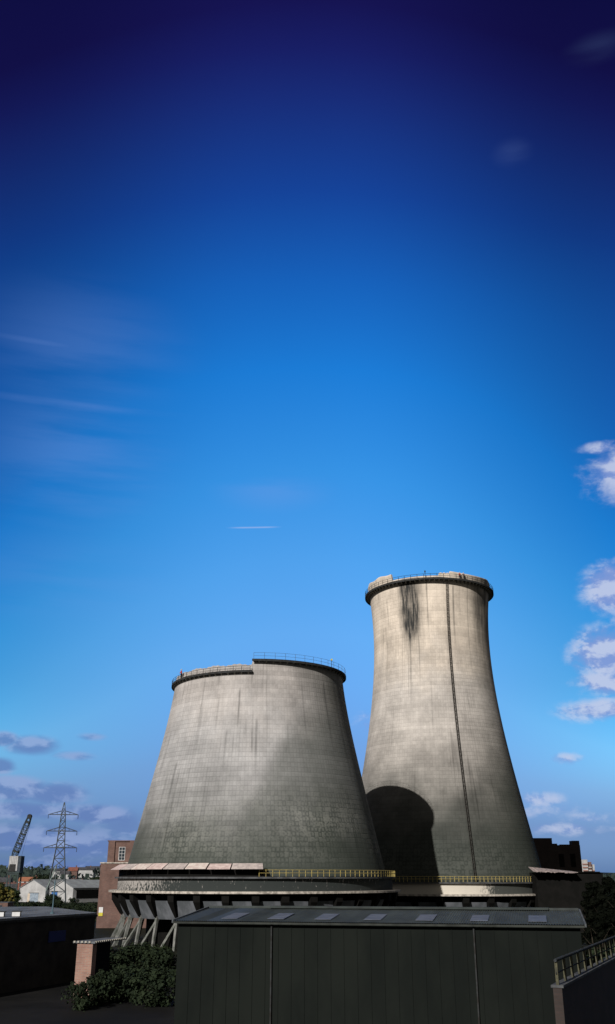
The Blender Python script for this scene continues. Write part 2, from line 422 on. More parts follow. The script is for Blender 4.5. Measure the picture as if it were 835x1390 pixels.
def shell(parent, prof, z0, topfn, material, stain_shade_fn, thick=.55, nu=600, nv=220):
    phi = np.linspace(-math.pi, math.pi, nu, endpoint=False)
    t = np.linspace(0, 1, nv)
    top = np.array([topfn(math.degrees(p)) for p in phi])
    z = z0+(top[None, :]-z0)*t[:, None]
    r = prof(z)
    P = np.stack([r*np.sin(phi)[None, :], -r*np.cos(phi)[None, :], z], -1).reshape(-1, 3)
    ri = r-thick
    Pi = np.stack([ri*np.sin(phi)[None, :], -ri*np.cos(phi)[None, :], z], -1).reshape(-1, 3)
    V = np.concatenate([P, Pi]); K = nu*nv
    j, i = np.meshgrid(np.arange(nv-1), np.arange(nu), indexing='ij'); i2 = (i+1) % nu
    fo = np.stack([j*nu+i, j*nu+i2, (j+1)*nu+i2, (j+1)*nu+i], -1).reshape(-1, 4)
    fi = fo[:, ::-1]+K
    i = np.arange(nu); i2 = (i+1) % nu; T = (nv-1)*nu
    ft = np.stack([T+i, T+i2, K+T+i2, K+T+i], -1); fb = np.stack([i, K+i, K+i2, i2], -1)
    Fc = np.concatenate([fo, fi, ft, fb])
    me = bpy.data.meshes.new('shell'); me.vertices.add(len(V)); me.vertices.foreach_set('co', V.ravel())
    me.loops.add(Fc.size); me.loops.foreach_set('vertex_index', Fc.ravel().astype(np.int32))
    me.polygons.add(len(Fc)); me.polygons.foreach_set('loop_start', (np.arange(len(Fc))*4).astype(np.int32))
    me.polygons.foreach_set('loop_total', np.full(len(Fc), 4, np.int32)); me.update(calc_edges=True)
    Rr = float(np.mean(prof(np.linspace(z0, top.max(), 9))))
    pu = np.repeat(phi[None, :], nv, 0).ravel(); uvv = np.stack([pu*Rr, z.ravel()], -1); uvv = np.concatenate([uvv, uvv])
    luv = uvv[Fc.ravel()].copy()
    # seam: faces that wrap round
    lu = luv[:, 0].reshape(-1, 4); wrap = (lu.max(1)-lu.min(1)) > Rr*3; lu[wrap] = np.where(lu[wrap] < 0, lu[wrap]+2*math.pi*Rr, lu[wrap]); luv[:, 0] = lu.ravel()
    l = me.uv_layers.new(name='UVMap'); l.data.foreach_set('uv', luv.ravel().astype(np.float32))
    st = stain_shade_fn(np.degrees(phi), z, nu, nv)      # nv,nu,3
    st = np.clip(st, 0, 1).reshape(-1, 3); st = np.concatenate([st, st*0])
    at = me.attributes.new('stain_shade', 'FLOAT_VECTOR', 'POINT'); at.data.foreach_set('vector', st.ravel().astype(np.float32))
    me.shade_smooth(); me.materials.append(material)
    sharp = np.zeros(len(me.polygons), bool)
    o = bpy.data.objects.new('shell', me); COL.objects.link(o); o.parent = parent
    me.polygons.foreach_set('use_smooth', np.concatenate([np.ones(2*len(fo), bool), np.zeros(2*nu, bool)]))
    return o

def rail_mesh(r, z, a0, a1, h=1.1, n=60, pr=.035, rails=(1.0, .5)):
    m = MB(); k = max(3, int(n*abs(a1-a0)/(2*math.pi)))
    pts = [(r*math.sin(a0+(a1-a0)*i/k), -r*math.cos(a0+(a1-a0)*i/k)) for i in range(k+1)]
    for x, y in pts: m.tube((x, y, z), (x, y, z+h), pr, n=4)
    for q in rails:
        for (x0, y0), (x1, y1) in zip(pts[:-1], pts[1:]): m.tube((x0, y0, z+h*q), (x1, y1, z+h*q), pr*.8, n=4)
    return m

def streak(PH, Z, ph, w, ztop, zbot, k):
    a = np.exp(-((PH-ph)/w)**2)
    return k*a*np.clip((ztop+.5-Z)/1.0, 0, 1)*np.clip((Z-zbot)/max(1.0, .45*(ztop-zbot)), 0, 1)

TOWERS = {}
def ring_works(T, rs, zl, nfin, band_mat, zband, band_r, curtain_r, dz0, rust_leg=1.0, ledge_r=26.6):
    """everything under the shell: ledge, band, fins, curtain panels, raking legs. zl = top of the ledge"""
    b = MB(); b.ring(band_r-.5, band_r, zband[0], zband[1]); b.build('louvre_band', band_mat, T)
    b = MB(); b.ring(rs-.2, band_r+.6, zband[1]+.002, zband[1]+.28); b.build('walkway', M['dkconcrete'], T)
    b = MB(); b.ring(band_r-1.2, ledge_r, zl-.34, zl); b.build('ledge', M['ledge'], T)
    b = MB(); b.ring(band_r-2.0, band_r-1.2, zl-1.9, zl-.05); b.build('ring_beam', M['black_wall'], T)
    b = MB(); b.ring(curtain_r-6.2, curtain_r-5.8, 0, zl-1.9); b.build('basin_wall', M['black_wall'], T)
    zt, zb = zl-.36, zl-4.3
    # fin: dark triangular bracket, legs and panels as separate pieces, first built then copied
    cr = ledge_r-.35
    f = MB(); hw = .62
    f.loft([[(-hw, -(cr-.2), zt), (hw, -(cr-.2), zt), (hw, -(cr-2.4), zt), (-hw, -(cr-2.4), zt)],
            [(-hw*.95, -(cr-.3), zt-1.25), (hw*.95, -(cr-.3), zt-1.25), (hw*.95, -(cr-2.6), zt-1.25), (-hw*.95, -(cr-2.6), zt-1.25)],
            [(-.18, -(cr-1.9), zb+.3), (.18, -(cr-1.9), zb+.3), (.18, -(cr-3.2), zb+.3), (-.18, -(cr-3.2), zb+.3)]])
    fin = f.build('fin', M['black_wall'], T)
    half = math.pi/nfin
    def pt(r, a, z): return (r*math.sin(a), -r*math.cos(a), z)
    p = MB(); r0, r1 = cr-1.1, cr-2.5; A, B = half*.70, half*.94; zc = zt-1.1
    p.loft([[pt(r0, -A, zc), pt(r0, A, zc), pt(r0-.25, A, zc), pt(r0-.25, -A, zc)],
            [pt(r1, -B, zb), pt(r1, B, zb), pt(r1-.25, B, zb), pt(r1-.25, -B, zb)]])
    pan = p.build('curtain_panel', M['curtain'], T)
    l = MB(); l.loft([[pt(cr-2.4+dx, a, z) for dx, a in ((.24,-.0095),(.24,.0095),(-.24,.0095),(-.24,-.0095))] for z in (zb+.5, zb-.2)]
                     + [[pt(cr-.2+dx, a-.062, 0.0) for dx, a in ((.22,-.009),(.22,.009),(-.22,.009),(-.22,-.009))]])
    leg = l.build('raking_leg', M['leg'], T)
    l = MB(); l.loft([[pt(cr-2.3+dx, a, z) for dx, a in ((.22,-.009),(.22,.009),(-.22,.009),(-.22,-.009))] for z in (zb+.45, zb-.1)]
                     + [[pt(cr-1.3+dx, a+.016, 0.0) for dx, a in ((.2,-.008),(.2,.008),(-.2,.008),(-.2,-.008))]])
    leg2 = l.build('upright_leg', M['leg'], T)
    for k in range(nfin):
        a = 2*math.pi*k/nfin+.05
        if k == 0: fin.rotation_euler.z = a; leg.rotation_euler.z = a; leg2.rotation_euler.z = a; pan.rotation_euler.z = a+half
        else:
            for o_, q in ((fin, a), (leg, a), (leg2, a), (pan, a+half)): part_copy(o_, q)

def brackets(T, r, z, a0, a1, n, depth=1.3):
    b = MB(); b.loft([[(-.13, -r+.05, z-.02), (.13, -r+.05, z-.02), (.13, -r-depth, z-.02), (-.13, -r-depth, z-.02)],
                      [(-.13, -r+.05, z-.55), (.13, -r+.05, z-.55), (.13, -r-.15, z-.55), (-.13, -r-.15, z-.55)]])
    o = b.build('gallery_bracket', M['concrete'], T)
    for k in range(n):
        a = a0+(a1-a0)*(k+.5)/n
        if k == 0: o.rotation_euler.z = a
        else: part_copy(o, a)

# --- left, squat tower
XL, YL = -9.5, 185.0
TL = thing('cooling_tower', 'broad squat cooling tower with a stepped rim and pink sheeting along its base', 'cooling tower', (XL, YL, 0), 0, 'cooling towers of the power station')
profL = lerp_profile([(11,24.05),(13.8,23.37),(20.4,21.79),(28.4,19.98),(37,18.03),(45.7,16.68),(48.2,16.35)])
def topL(ph): return 47.85 if (ph > -2.0 or ph < -150) else 47.15+.12*math.sin(ph*.4)+.06*math.sin(ph*1.7)
def stL(phd, Z, nu, nv):
    rng = np.random.default_rng(4); PH = np.repeat(phd[None, :], nv, 0)
    s = np.zeros((nv, nu, 3))
    s[..., 0] = np.maximum.reduce([streak(PH, Z, -9, .5, 42.5, 35, .75), streak(PH, Z, -34, .6, 45, 34, .4), streak(PH, Z, -22, .45, 41, 33, .35),
        streak(PH, Z, 1.5, .6, 37, 27, .5), streak(PH, Z, -45, .8, 30, 20, .5), streak(PH, Z, -51, .7, 28, 16, .35), streak(PH, Z, -15, .5, 35, 27, .4),
        streak(PH, Z, -2, .35, 46.8, 43, .7), streak(PH, Z, -33, .9, 40, 28, .3), streak(PH, Z, 30, .7, 44, 33, .3), streak(PH, Z, 48, .9, 45, 30, .4), streak(PH, Z, 60, 1.5, 46, 25, .35)])
    ns = smooth_noise(rng, nu, nv, 90, 3)
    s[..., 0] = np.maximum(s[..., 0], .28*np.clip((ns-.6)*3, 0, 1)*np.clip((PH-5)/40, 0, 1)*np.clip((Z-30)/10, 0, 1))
    b1 = smooth_noise(rng, nu, nv, 14, 8); b2 = smooth_noise(rng, nu, nv, 60, 40)
    low = np.clip((27-Z)/6, 0, 1)*np.clip((Z-12)/3, 0, 1)
    s[..., 1] = np.clip(b1*1.2-.2, 0, 1)*low*np.clip(.4+b2, 0, 1)*np.clip((PH+60)/20, 0, 1)
    edge = -8+((Z-20)*1.5)      # weathered field right of a slanting front, deepened to paint the side shade
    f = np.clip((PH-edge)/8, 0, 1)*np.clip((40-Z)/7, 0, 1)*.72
    s[..., 2] = np.maximum(np.clip((24-Z)/10, 0, 1)*(.45+.5*b1), f)+np.clip((PH-24)/40, 0, 1)*1.25  # algae low down, plus shade painted on the flank turned from the sun
    return s
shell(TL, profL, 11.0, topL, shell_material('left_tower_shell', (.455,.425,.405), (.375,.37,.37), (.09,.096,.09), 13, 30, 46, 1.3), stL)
d = R(1)
g = MB(); g.ring(16.5, 17.35, 45.75, 45.95, -150*d, -2*d); g.ring(17.25, 17.35, 45.55, 45.749, -150*d, -2*d); g.build('lower_gallery', M['dark_steel'], TL)
g = MB(); g.ring(16.2, 17.2, 47.86, 48.02, -2*d, 210*d); g.ring(17.1, 17.2, 47.6, 47.859, -2*d, 210*d); g.build('upper_gallery', M['dark_steel'], TL)
rail_mesh(17.28, 45.951, -149*d, -3*d, .75, 70, .04).build('gallery_rail', M['dark_steel'], TL)
rail_mesh(17.1, 48.021, -1*d, 209*d, 1.15, 56, .028).build('upper_rail', M['grey_steel'], TL)
brackets(TL, 16.6, 45.75, -150*d, -2*d, 34, .6)
brackets(TL, 16.35, 47.86, 0, 208*d, 46, .7)
def band_mat(name, dark, pale, side):
    m = bpy.data.materials.new(name); m.use_nodes = True; n = NT(m.node_tree); p = m.node_tree.nodes['Principled BSDF']; p.inputs['Roughness'].default_value = .9
    co = n.sep(n.new('ShaderNodeTexCoord').outputs['Object'])
    a = n.m('ARCTAN2', co[0], n.m('MULTIPLY', co[1], -1.0))
    nz = n.noise(n.comb(n.m('MULTIPLY', a, 62.0), n.m('MULTIPLY', co[2], .5), 2.0), 1.6, 5, .7)
    nz2 = n.noise(n.comb(n.m('MULTIPLY', a, 60.0), n.m('MULTIPLY', co[2], 1.5), 7.0), 1.3, 4, .6)
    if side == 'left':
        amt = n.sstep(a, -.85, -.35, .50, .64); amt = n.m('ADD', amt, n.sstep(co[2], 8.9, 10.9, .03, -.04))
        f = n.m('MAXIMUM', n.sstep(n.m('SUBTRACT', nz, amt), -.02, .05), n.m('MULTIPLY', n.sstep(n.m('SUBTRACT', nz2, amt), -.03, .03), n.sstep(a, -.9, -.3, 1, 0)))
    else:
        amt = n.sstep(a, .02, .55, .25, .82)
        f = n.sstep(n.m('SUBTRACT', n.m('MULTIPLY', n.m('ADD', nz, nz2), .5), amt), -.1, .1)
    n.put(p.inputs['Base Color'], n.mix(f, dark, pale)); return m
ring_works(TL, 24.05, 8.8, 34, band_mat('louvre_band_dark', (.022,.028,.027), (.34,.32,.30), 'left'), (8.802, 10.7), 25.1, 25.4, 0)
rail_mesh(25.6, 11.0, 4*d, 150*d, 1.0, 150, .05, (1.0, .55)).build('yellow_rail', M['yellow'], TL)
# pink sheeting along the walkway: a lean-to in eight lengths over a dark panel standing in for the shadowed wall
bx = [151,178,196,220,243,272,300,330,361]; ang = [math.asin(max(-.985, (x-351)/202.0)) for x in bx]; ang[-1] = R(5.5)
def sheet(a0, a1, sk):
    m = MB(); k = 6; g2 = .004
    top = [((25.0)*math.sin(a), -(25.0)*math.cos(a), 12.95+sk) for a in np.linspace(a0+g2, a1-g2, k)]
    bot = [((26.5)*math.sin(a), -(26.5)*math.cos(a), 12.12+sk*.4) for a in np.linspace(a0+g2, a1-g2, k)]
    up = lambda q: [(x, y, z+.07) for x, y, z in q]
    n_ = k; vs = top+bot+up(top)+up(bot); fs = []
    for i in range(k-1): fs += [(i, i+1, n_+i+1, n_+i), (2*n_+i, 3*n_+i, 3*n_+i+1, 2*n_+i+1), (n_+i, n_+i+1, 3*n_+i+1, 3*n_+i), (i, 2*n_+i, 2*n_+i+1, i+1)]
    fs += [(0, n_, 3*n_, 2*n_), (k-1, 2*n_+k-1, 3*n_+k-1, n_+k-1)]
    return m.add(vs, fs)
rnd = random.Random(5)
for i in range(8):
    sheet(ang[i], ang[i+1], rnd.uniform(-.06, .06)).build('roof_sheet', mat('sheet_tone_%s' % 'abc'[i % 3], [(.62,.50,.47),(.52,.45,.42),(.64,.57,.52)][i % 3], [(.45,.34,.32),(.36,.31,.3),(.5,.4,.37)][i % 3], 1.5), TL)
g = MB(); g.ring(24.9, 25.0, 10.985, 12.9, -80*d, 5.5*d); g.build('shade_panel', M['black_wall'], TL)

# --- right, tall tower
XR, YR = 30.0, 222.0
TR = thing('cooling_tower', 'tall waisted cooling tower with a sooty patch under its rim and a ladder down it', 'cooling tower', (XR, YR, 0), 0, 'cooling towers of the power station')
KR = 1.08; XR, YR = XR*KR, YR*KR      # built at 222 m, stands at 240 m: sizes grow with it
def farther(o, x, y, k=KR): o.location = (x*k, y*k, EYE-EYE*k); o.scale = (k,)*3
farther(TR, 30.0, 222.0)
profR = lerp_profile([(10,22.1),(14,21.3),(19.8,20.04),(27.2,18.5),(33.5,17.3),(38.2,16.45),(44,15.4),(52,14.45),(60.2,13.95),(66.5,13.85),(71,14.1),(75.5,14.7),(78,15.0)])
def topR(ph):
    if -95 < ph < -43: return 77.85+.15*math.sin(ph*.3)
    if -43 <= ph < 2: return 76.25
    if 2 <= ph < 12: return 76.95+.08*math.sin(ph*2)
    if 12 <= ph < 120: return 77.7-.5*abs(math.sin(ph*.05))
    return 76.6
def stR(phd, Z, nu, nv):
    rng = np.random.default_rng(8); PH = np.repeat(phd[None, :], nv, 0); s = np.zeros((nv, nu, 3))
    b = smooth_noise(rng, nu, nv, 130, 4); c = smooth_noise(rng, nu, nv, 45, 26); e = smooth_noise(rng, nu, nv, 16, 9)
    soot = np.exp(-((PH+26)/8.5)**2)*np.clip((76.3-Z)/1.5, 0, 1)*np.clip((Z-58)/9, 0, 1)*np.clip(.5+.35*b+.45*c, 0, 1)
    trail = np.exp(-((PH+25)/7.5)**2)*np.clip((Z-44)/16, 0, 1)*np.clip((b-.45)*3, 0, 1)*.6
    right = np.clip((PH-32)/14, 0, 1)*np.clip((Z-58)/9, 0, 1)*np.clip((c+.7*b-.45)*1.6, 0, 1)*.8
    st = [(-9.5,.5,75,60,.7),(10.5,.35,76,20,.25),(15.5,.6,74,59,.85),(31,.5,75.5,52,.5),(-19,.45,74,50,.8),(-52,.6,72,64,.4),(-55,.6,62,46,.3),(-9.5,.4,52,36,.4),(7.5,.5,62,50,.4),(40,.7,74,56,.4),(22,.4,75,62,.3),(-36,.5,70,50,.35),(-30,.4,62,46,.45),(52,1,75,50,.4)]
    s[..., 0] = np.maximum.reduce([soot*2.3, trail*1.4, right]+[streak(PH, Z, p_, w_, a_, b_, k_) for p_, w_, a_, b_, k_ in st])
    s[..., 1] = np.clip((20-Z)/6, 0, 1)*e*.35*np.clip((Z-10)/2, 0, 1)
    s[..., 2] = np.clip((34-Z)/22, 0, 1)*(.35+.45*e) + np.clip((PH-18)/40, 0, 1)*1.1*np.clip((52-Z)/20, .25, 1)  # algae near the base, then painted shade towards the right flank
    return s
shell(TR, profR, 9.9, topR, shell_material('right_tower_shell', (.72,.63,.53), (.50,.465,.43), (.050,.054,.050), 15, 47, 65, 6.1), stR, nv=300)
g = MB(); g.ring(14.6, 15.75, 75.35, 75.55); g.ring(15.65, 15.75, 75.12, 75.349); g.build('gallery', M['dark_steel'], TR)
brackets(TR, 14.55, 75.35, -math.pi, math.pi, 84, 1.0)
rail_mesh(15.68, 75.551, -math.pi, math.pi, .95, 64, .05).build('gallery_rail', M['dark_steel'], TR)
ring_works(TR, 22.1, 7.75, 29, band_mat('ring_band_pale', (.05,.055,.05), (.58,.54,.47), 'right'), (7.752, 9.7), 22.7, 23.2, 0, ledge_r=24.6)
rail_mesh(23.1, 9.99, -100*d, 62*d, 1.05, 170, .05, (1.0, .55)).build('yellow_rail', M['yellow'], TR)
# ladder with safety hoops down the face
a = R(9.2); m = MB(); zs = np.arange(10, 75.4, .9)
def lp(z, off, side): r = float(profR(z))+off; return Vector((r*math.sin(a)+side*math.cos(a), -r*math.cos(a)+side*math.sin(a), z))
for z0, z1 in zip(zs[:-1], zs[1:]):
    for sd in (-.2, .2): m.tube(lp(z0, .3, sd), lp(z1, .3, sd), .045, n=4)
    m.tube(lp(z0, .3, -.2), lp(z0, .3, .2), .03, n=4)
    for sA, sB in (((.2,-.2),(.42,-.2)), ((.42,-.2),(.52,0)), ((.52,0),(.42,.2)), ((.42,.2),(.2,.2))): m.tube(lp(z0, *sA), lp(z0, *sB), .03, n=4)
    for sd, of in ((-.2,.42),(0,.52),(.2,.42)): m.tube(lp(z0, of, sd), lp(z1, of, sd), .025, n=4)
m.build('access_ladder', M['pipe'], TR)

# ------------------------------------------------------------------ buildings
def window(parent, c, w_, h_, axis, out, bars=(2, 3)):
    """c centre on the wall, axis: unit vector along the wall, out: outward normal"""
    ax, ou = Vector(axis), Vector(out); up = Vector((0, 0, 1)); c = Vector(c)
    def bx_(cc, sx, sz, sy, m):
        vs = []
        for k in (0, 1):
            for x, z in ((-1,-1),(1,-1),(1,1),(-1,1)): vs.append(cc+ax*(x*sx/2)+up*(z*sz/2)+ou*(sy*k))
        return m.add(vs, [(0,1,2,3),(7,6,5,4),(0,4,5,1),(1,5,6,2),(2,6,7,3),(3,7,4,0)])
    fr = MB(); t = .1
    for s_ in (-1, 1): bx_(c+ax*(s_*(w_/2-t/2)), t, h_, .09, fr); bx_(c+up*(s_*(h_/2-t/2)), w_-2*t-.004, t, .09, fr)
    for i in range(1, bars[0]): bx_(c+ax*(-w_/2+w_*i/bars[0]), .06, h_-2*t-.004, .08, fr)
    for i in range(1, bars[1]): bx_(c+up*(-h_/2+h_*i/bars[1]), w_-2*t-.004, .06, .07, fr)
    f = fr.build('window', M['frame_white'], parent)
    bx_(c, w_-.02, h_-.02, .03, MB()).build('pane', M['glass'], f)
    return f

# brick pump house behind the squat tower
B = thing('brick_building', 'red brick building with a raised tower block and white window behind the squat tower', 'building', (-48.6, 234, 0), 0)
MB().box((14, 8, 6.95), (28, 16, 13.9)).build('lower_wall', BR_RED, B)
MB().box((14, 8, 14.03), (28.3, 16.3, .25)).build('coping', M['ledge'], B)
m = MB().box((10, 8.2, 16.5), (18, 12, 4.7)); m.box((1.9, 2.05, 16.5), (1.5, .3, 4.698)); m.box((6.7, 2.05, 16.5), (1.0, .3, 4.698)); m.build('upper_wall', BR_RED, B)
MB().box((10, 8.2, 18.97), (18.3, 12.6, .24)).build('parapet', BR_RED, B)
for xx in (4.4, 8.6): window(B, (xx, 2.2, 16.1), 1.5, 3.0, (1,0,0), (0,-1,0), (2, 4))
for zz in (4.5, 10.5): window(B, (14, -.0, zz), 1.5, 2.2, (1,0,0), (0,-1,0))
sg = thing('wall_sign', 'small white sign above a yellow one on the brick corner', 'sign', (-47.75, 233.9, 2.6))
MB().box((0, 0, 1.25), (.95, .06, 1.15)).build('white_panel', M['sign_white'], sg); MB().box((0, 0, .3), (.95, .06, .7)).build('yellow_panel', M['sign_yellow'], sg)

# sooty boiler house at the right
B = thing('brick_building', 'tall black sooty brick building with a stepped roofline right of the tall tower', 'building', (58.0, 262, 0), 0)
farther(B, 58.0, 262, 1.2)
MB().box((6.9, 13, 9.4), (14.6, 26, 18.8)).build('wall', BR_DARK, B)
MB().box((3.6, 8, 19.72), (7.6, 12, 1.83)).build('roof_block', BR_DARK, B)
MB().box((13.2, 1.6, 19.35), (1.9, 3, 1.1)).build('corner_turret', BR_DARK, B)
MB().box((8.6, 5, 19.05), (1.4, 1.4, .5)).build('roof_vent', BR_DARK, B)
m = MB(); m.box((10.5, .1, 18.88), (3.4, .3, .15)); m.build('coping', BR_DARK, B)
for xx in (9.0, 12.0):
    for zz in (5, 10, 15): MB().box((xx, -.02, zz), (1.3, .1, 3.2)).build('bricked_up_window', M['black_wall'], B)

# low timber annexe with a pale ragged sheet roof against the tall tower
B = thing('annexe', 'low black timber annexe with a pale ragged sheet roof beside the tall tower base', 'annexe', (45.3, 200.5, 0), 0)
farther(B, 45.3, 200.5)
MB().box((7.5, 4, 5.9), (13.5, 6, 11.8)).build('wall', M['black_wall'], B)
rr = random.Random(3); xs = np.linspace(-.3, 8.6, 26); m = MB()
top = [(x, 2.6, 12.75-.095*x) for x in xs]; bot = [(x, -1.6+rr.uniform(-.25, .25), 11.9-.03*x+rr.uniform(-.1, .1)) for x in xs]
k = len(xs); up = lambda q: [(x, y, z+.1) for x, y, z in q]; fs = []
for i in range(k-1): fs += [(i,i+1,k+i+1,k+i),(2*k+i,3*k+i,3*k+i+1,2*k+i+1),(k+i,k+i+1,3*k+i+1,3*k+i),(i,2*k+i,2*k+i+1,i+1)]
fs += [(0,k,3*k,2*k),(k-1,3*k-1,4*k-1,2*k-1)]
m.add(top+bot+up(top)+up(bot), fs).build('roof', mat('ragged_sheet', (.40,.33,.31), (.2,.165,.16), 1.8), B)
MB().box((10.8, 3, 11.88), (5.6, 5, .14)).build('flat_roof', M['black_wall'], B)

# far block of flats
B = thing('tower_block', 'distant pale block of flats with stacked balconies beyond the black brick building', 'flats', (248, 900, 0), 0)
for x0, w_, h_, y0, tone in ((0, 5.4, 25.4, 0, 0), (4.9, 4.6, 23.4, 2.5, 1), (9.1, 3.6, 21.4, 5, 0)):
    wl = MB().box((x0+w_/2, y0+6, h_/2), (w_, 12, h_)).build('wall', M['white_wall'] if not tone else BR_RED, B)
    for q in range(1, int(h_/2.7)):
        bm_ = MB().box((x0+w_/2, y0-.5, q*2.7), (w_*.8, 1.0, .9)).build('balcony', M['white_wall'] if tone else mat('balcony_red', (.35,.2,.17)), B)

# corrugated shed in front
B = thing('corrugated_shed', 'long dark green shed with a corrugated roof and rooflights in front of both towers', 'shed', (-10.0, 78.8, 0), math.atan2(-6.7, 29.3))
LEN, DEP, ZE, ZR = 30.06, 8.3, 7.86, 8.5
m = MB(); m.add([(0,0,0),(LEN,0,0),(LEN,2*DEP,0),(0,2*DEP,0),(0,0,ZE-.08),(LEN,0,ZE-.08),(LEN,2*DEP,ZE-.08),(0,2*DEP,ZE-.08),(0,DEP,ZR-.1),(LEN,DEP,ZR-.1)],
      [(0,1,5,4),(2,3,7,6),(1,2,6,9,5),(3,0,4,8,7),(0,3,2,1)]); m.build('wall', M['shed_wall'], B)
m = MB()
for i in range(1, 30): m.box((i*1.0, -.02, ZE/2-.05), (.05, .04, ZE-.35))
m.build('cladding_rib', M['shed_wall'], B)
for x_ in (7.5, 22.6): MB().tube((x_, -.14, 0), (x_, -.14, ZE-.2), .06, n=8).build('downpipe', M['dark_steel'], B)
def roof_mat():
    m_ = bpy.data.materials.new('corrugated_sheet'); m_.use_nodes = True; n = NT(m_.node_tree); p = m_.node_tree.nodes['Principled BSDF']; p.inputs['Roughness'].default_value = .75
    co = n.sep(n.new('ShaderNodeTexCoord').outputs['Object'])
    wn = n.new('ShaderNodeTexWhiteNoise', noise_dimensions='1D'); n.put(wn.inputs['W'], n.m('FLOOR', n.m('DIVIDE', co[0], 1.2)))
    nz = n.noise(n.comb(co[0], n.m('MULTIPLY', co[1], .35), 0.0), .8, 5, .6)
    c = n.mix(n.sstep(nz, .35, .65), (.035,.046,.044), (.06,.075,.072))
    lft = n.sstep(co[0], 3.0, 5.4, 1, 0)
    c = n.mix(n.m('MULTIPLY', n.m('MULTIPLY', wn.outputs[0], lft), .8), c, (.08,.115,.17))
    c = n.mix(1.0, c, n.comb(*[n.m('ADD', n.m('MULTIPLY', wn.outputs[0], .3), .85)]*3), 'MULTIPLY')
    sm = n.sstep(n.m('ABSOLUTE', n.m('SUBTRACT', n.m('FRACT', n.m('DIVIDE', co[0], .18)), .5)), .1, .5, 1.0, .4)
    n.put(p.inputs['Base Color'], n.mix(1.0, c, n.comb(sm, sm, sm), 'MULTIPLY')); return m_
RM = roof_mat()
m = MB(); nx = int((LEN+.6)/.18*4); amp = .03
for sgn in (0, 1):
    vs = []; fs = []
    for j, t in enumerate((-.035, .33, .66, 1.0)):
        for i in range(nx+1):
            x = -.3+(LEN+.6)*i/nx; y = DEP*t if sgn == 0 else 2*DEP-DEP*t
            vs.append((x, y, ZE+(ZR-ZE)*t+amp*math.sin(2*math.pi*x/.18)))
    for j in range(3):
        for i in range(nx): a_ = j*(nx+1)+i; fs.append((a_, a_+1, a_+nx+2, a_+nx+1))
    m.add(vs, fs)
m.build('roof', RM, B)
MB().tube((-.3, DEP, ZR+.06), (LEN+.3, DEP, ZR+.06), .13, n=8).build('ridge_cap', mat('ridge_grey', (.06,.07,.068), (.04,.045,.045), 1), B)
MB().box((LEN*.5+1.6, DEP, ZR+.12), (LEN*.76, .9, .16)).build('ridge_ventilator', mat('vent_sheet', (.05,.06,.058), (.035,.04,.04), .8), B)
MB().box((LEN/2, -.42, ZE-.14), (LEN+.6, .13, .13)).build('gutter', mat('gutter_grey', (.05,.055,.05), (.03,.033,.03), 1), B)
def vg(x):
    m = MB(); h = .16
    m.loft([[(x+dx_, -.33, ZE-.02+dz_) for dx_, dz_ in ((-.06,-h),(.06,-h),(.06,.06),(-.06,.06))], [(x+dx_, DEP, ZR+.06+dz_) for dx_, dz_ in ((-.06,-h),(.06,-h),(.06,.06),(-.06,.06))]])
    return m.build('verge_board', mat('verge_grey', (.09,.10,.11), (.06,.065,.07), 1), B)
vg(-.37); vg(LEN+.37)
SKY_M = mat('rooflight_sheet', (.11,.125,.16), (.08,.09,.12), 1.2, .6)
for i, x in enumerate((3.2, 6.9, 10.6, 14.4, 18.3, 22.3, 26.5)):
    m = MB(); z_ = lambda t: ZE+(ZR-ZE)*t+.045
    t0, t1 = (.10, .52)
    m.loft([[(x, DEP*t0, z_(t0)), (x+1.3, DEP*t0, z_(t0)), (x+1.3, DEP*t0, z_(t0)+.03), (x, DEP*t0, z_(t0)+.03)], [(x, DEP*t1, z_(t1)), (x+1.3, DEP*t1, z_(t1)), (x+1.3, DEP*t1, z_(t1)+.03), (x, DEP*t1, z_(t1)+.03)]])
    m.build('rooflight', SKY_M, B)

# flat-roofed works building at the left
B = thing('flat_roofed_building', 'black walled works building with a flat grey felt roof at the lower left', 'building', (0, 0, 0), 0)
poly = [(-37.4, 88), (-25.2, 120.6), (-37.7, 145.6), (-62, 140), (-58, 88)]
MB().prism(poly, 0, 6.78).build('wall', mat('tarred_wall', (.05,.045,.04), (.03,.027,.025), .5), B)
cx_, cy_ = -44, 112; big = [(cx_+(x-cx_)*1.008, cy_+(y-cy_)*1.006) for x, y in poly]
MB().prism(big, 6.782, 7.0).build('roof', M['felt'], B)
MB().prism([(cx_+(x-cx_)*1.012, cy_+(y-cy_)*1.010) for x, y in poly], 6.55, 6.779).build('fascia', M['dark_steel'], B)
wd = Vector((12.2, 32.6, 0)).normalized(); wn_ = Vector((wd.y, -wd.x, 0))
pnl = MB(); c0 = Vector((-37.4, 88, 0))+wd*27.2+wn_*.02
vs = [c0+wd*a_+Vector((0,0,b_))+wn_*e_ for e_ in (0, .08) for a_, b_ in ((-1.6,4.3),(1.6,4.3),(1.6,5.4),(-1.6,5.4))]
pnl.add(vs, [(0,1,2,3),(7,6,5,4),(0,4,5,1),(1,5,6,2),(2,6,7,3),(3,7,4,0)])
tag(pnl.build('wall_sign', M['sign_blue']), 'dark blue blank panel on the black wall of the flat roofed building', 'sign')
for i, (x, y) in enumerate(((-32.9, 108.6), (-31.4, 109.4))):
    v = thing('roof_vent', ['left box vent with pale front near the edge of the flat grey roof', 'right box vent with pale front near the edge of the flat grey roof'][i], 'vent', (x, y, 7.0), R(12), 'vents on the flat roof')
    MB().box((0, 0, .24), (.9, .8, .48)).build('housing', M['dark_steel'], v)
    MB().box((-.03, -.43, .25), (.82, .05, .42)).build('front_panel', M['sign_white'], v)
    MB().box((.03, 0, .52), (1.05, .98, .07)).build('cover', M['dark_steel'], v)
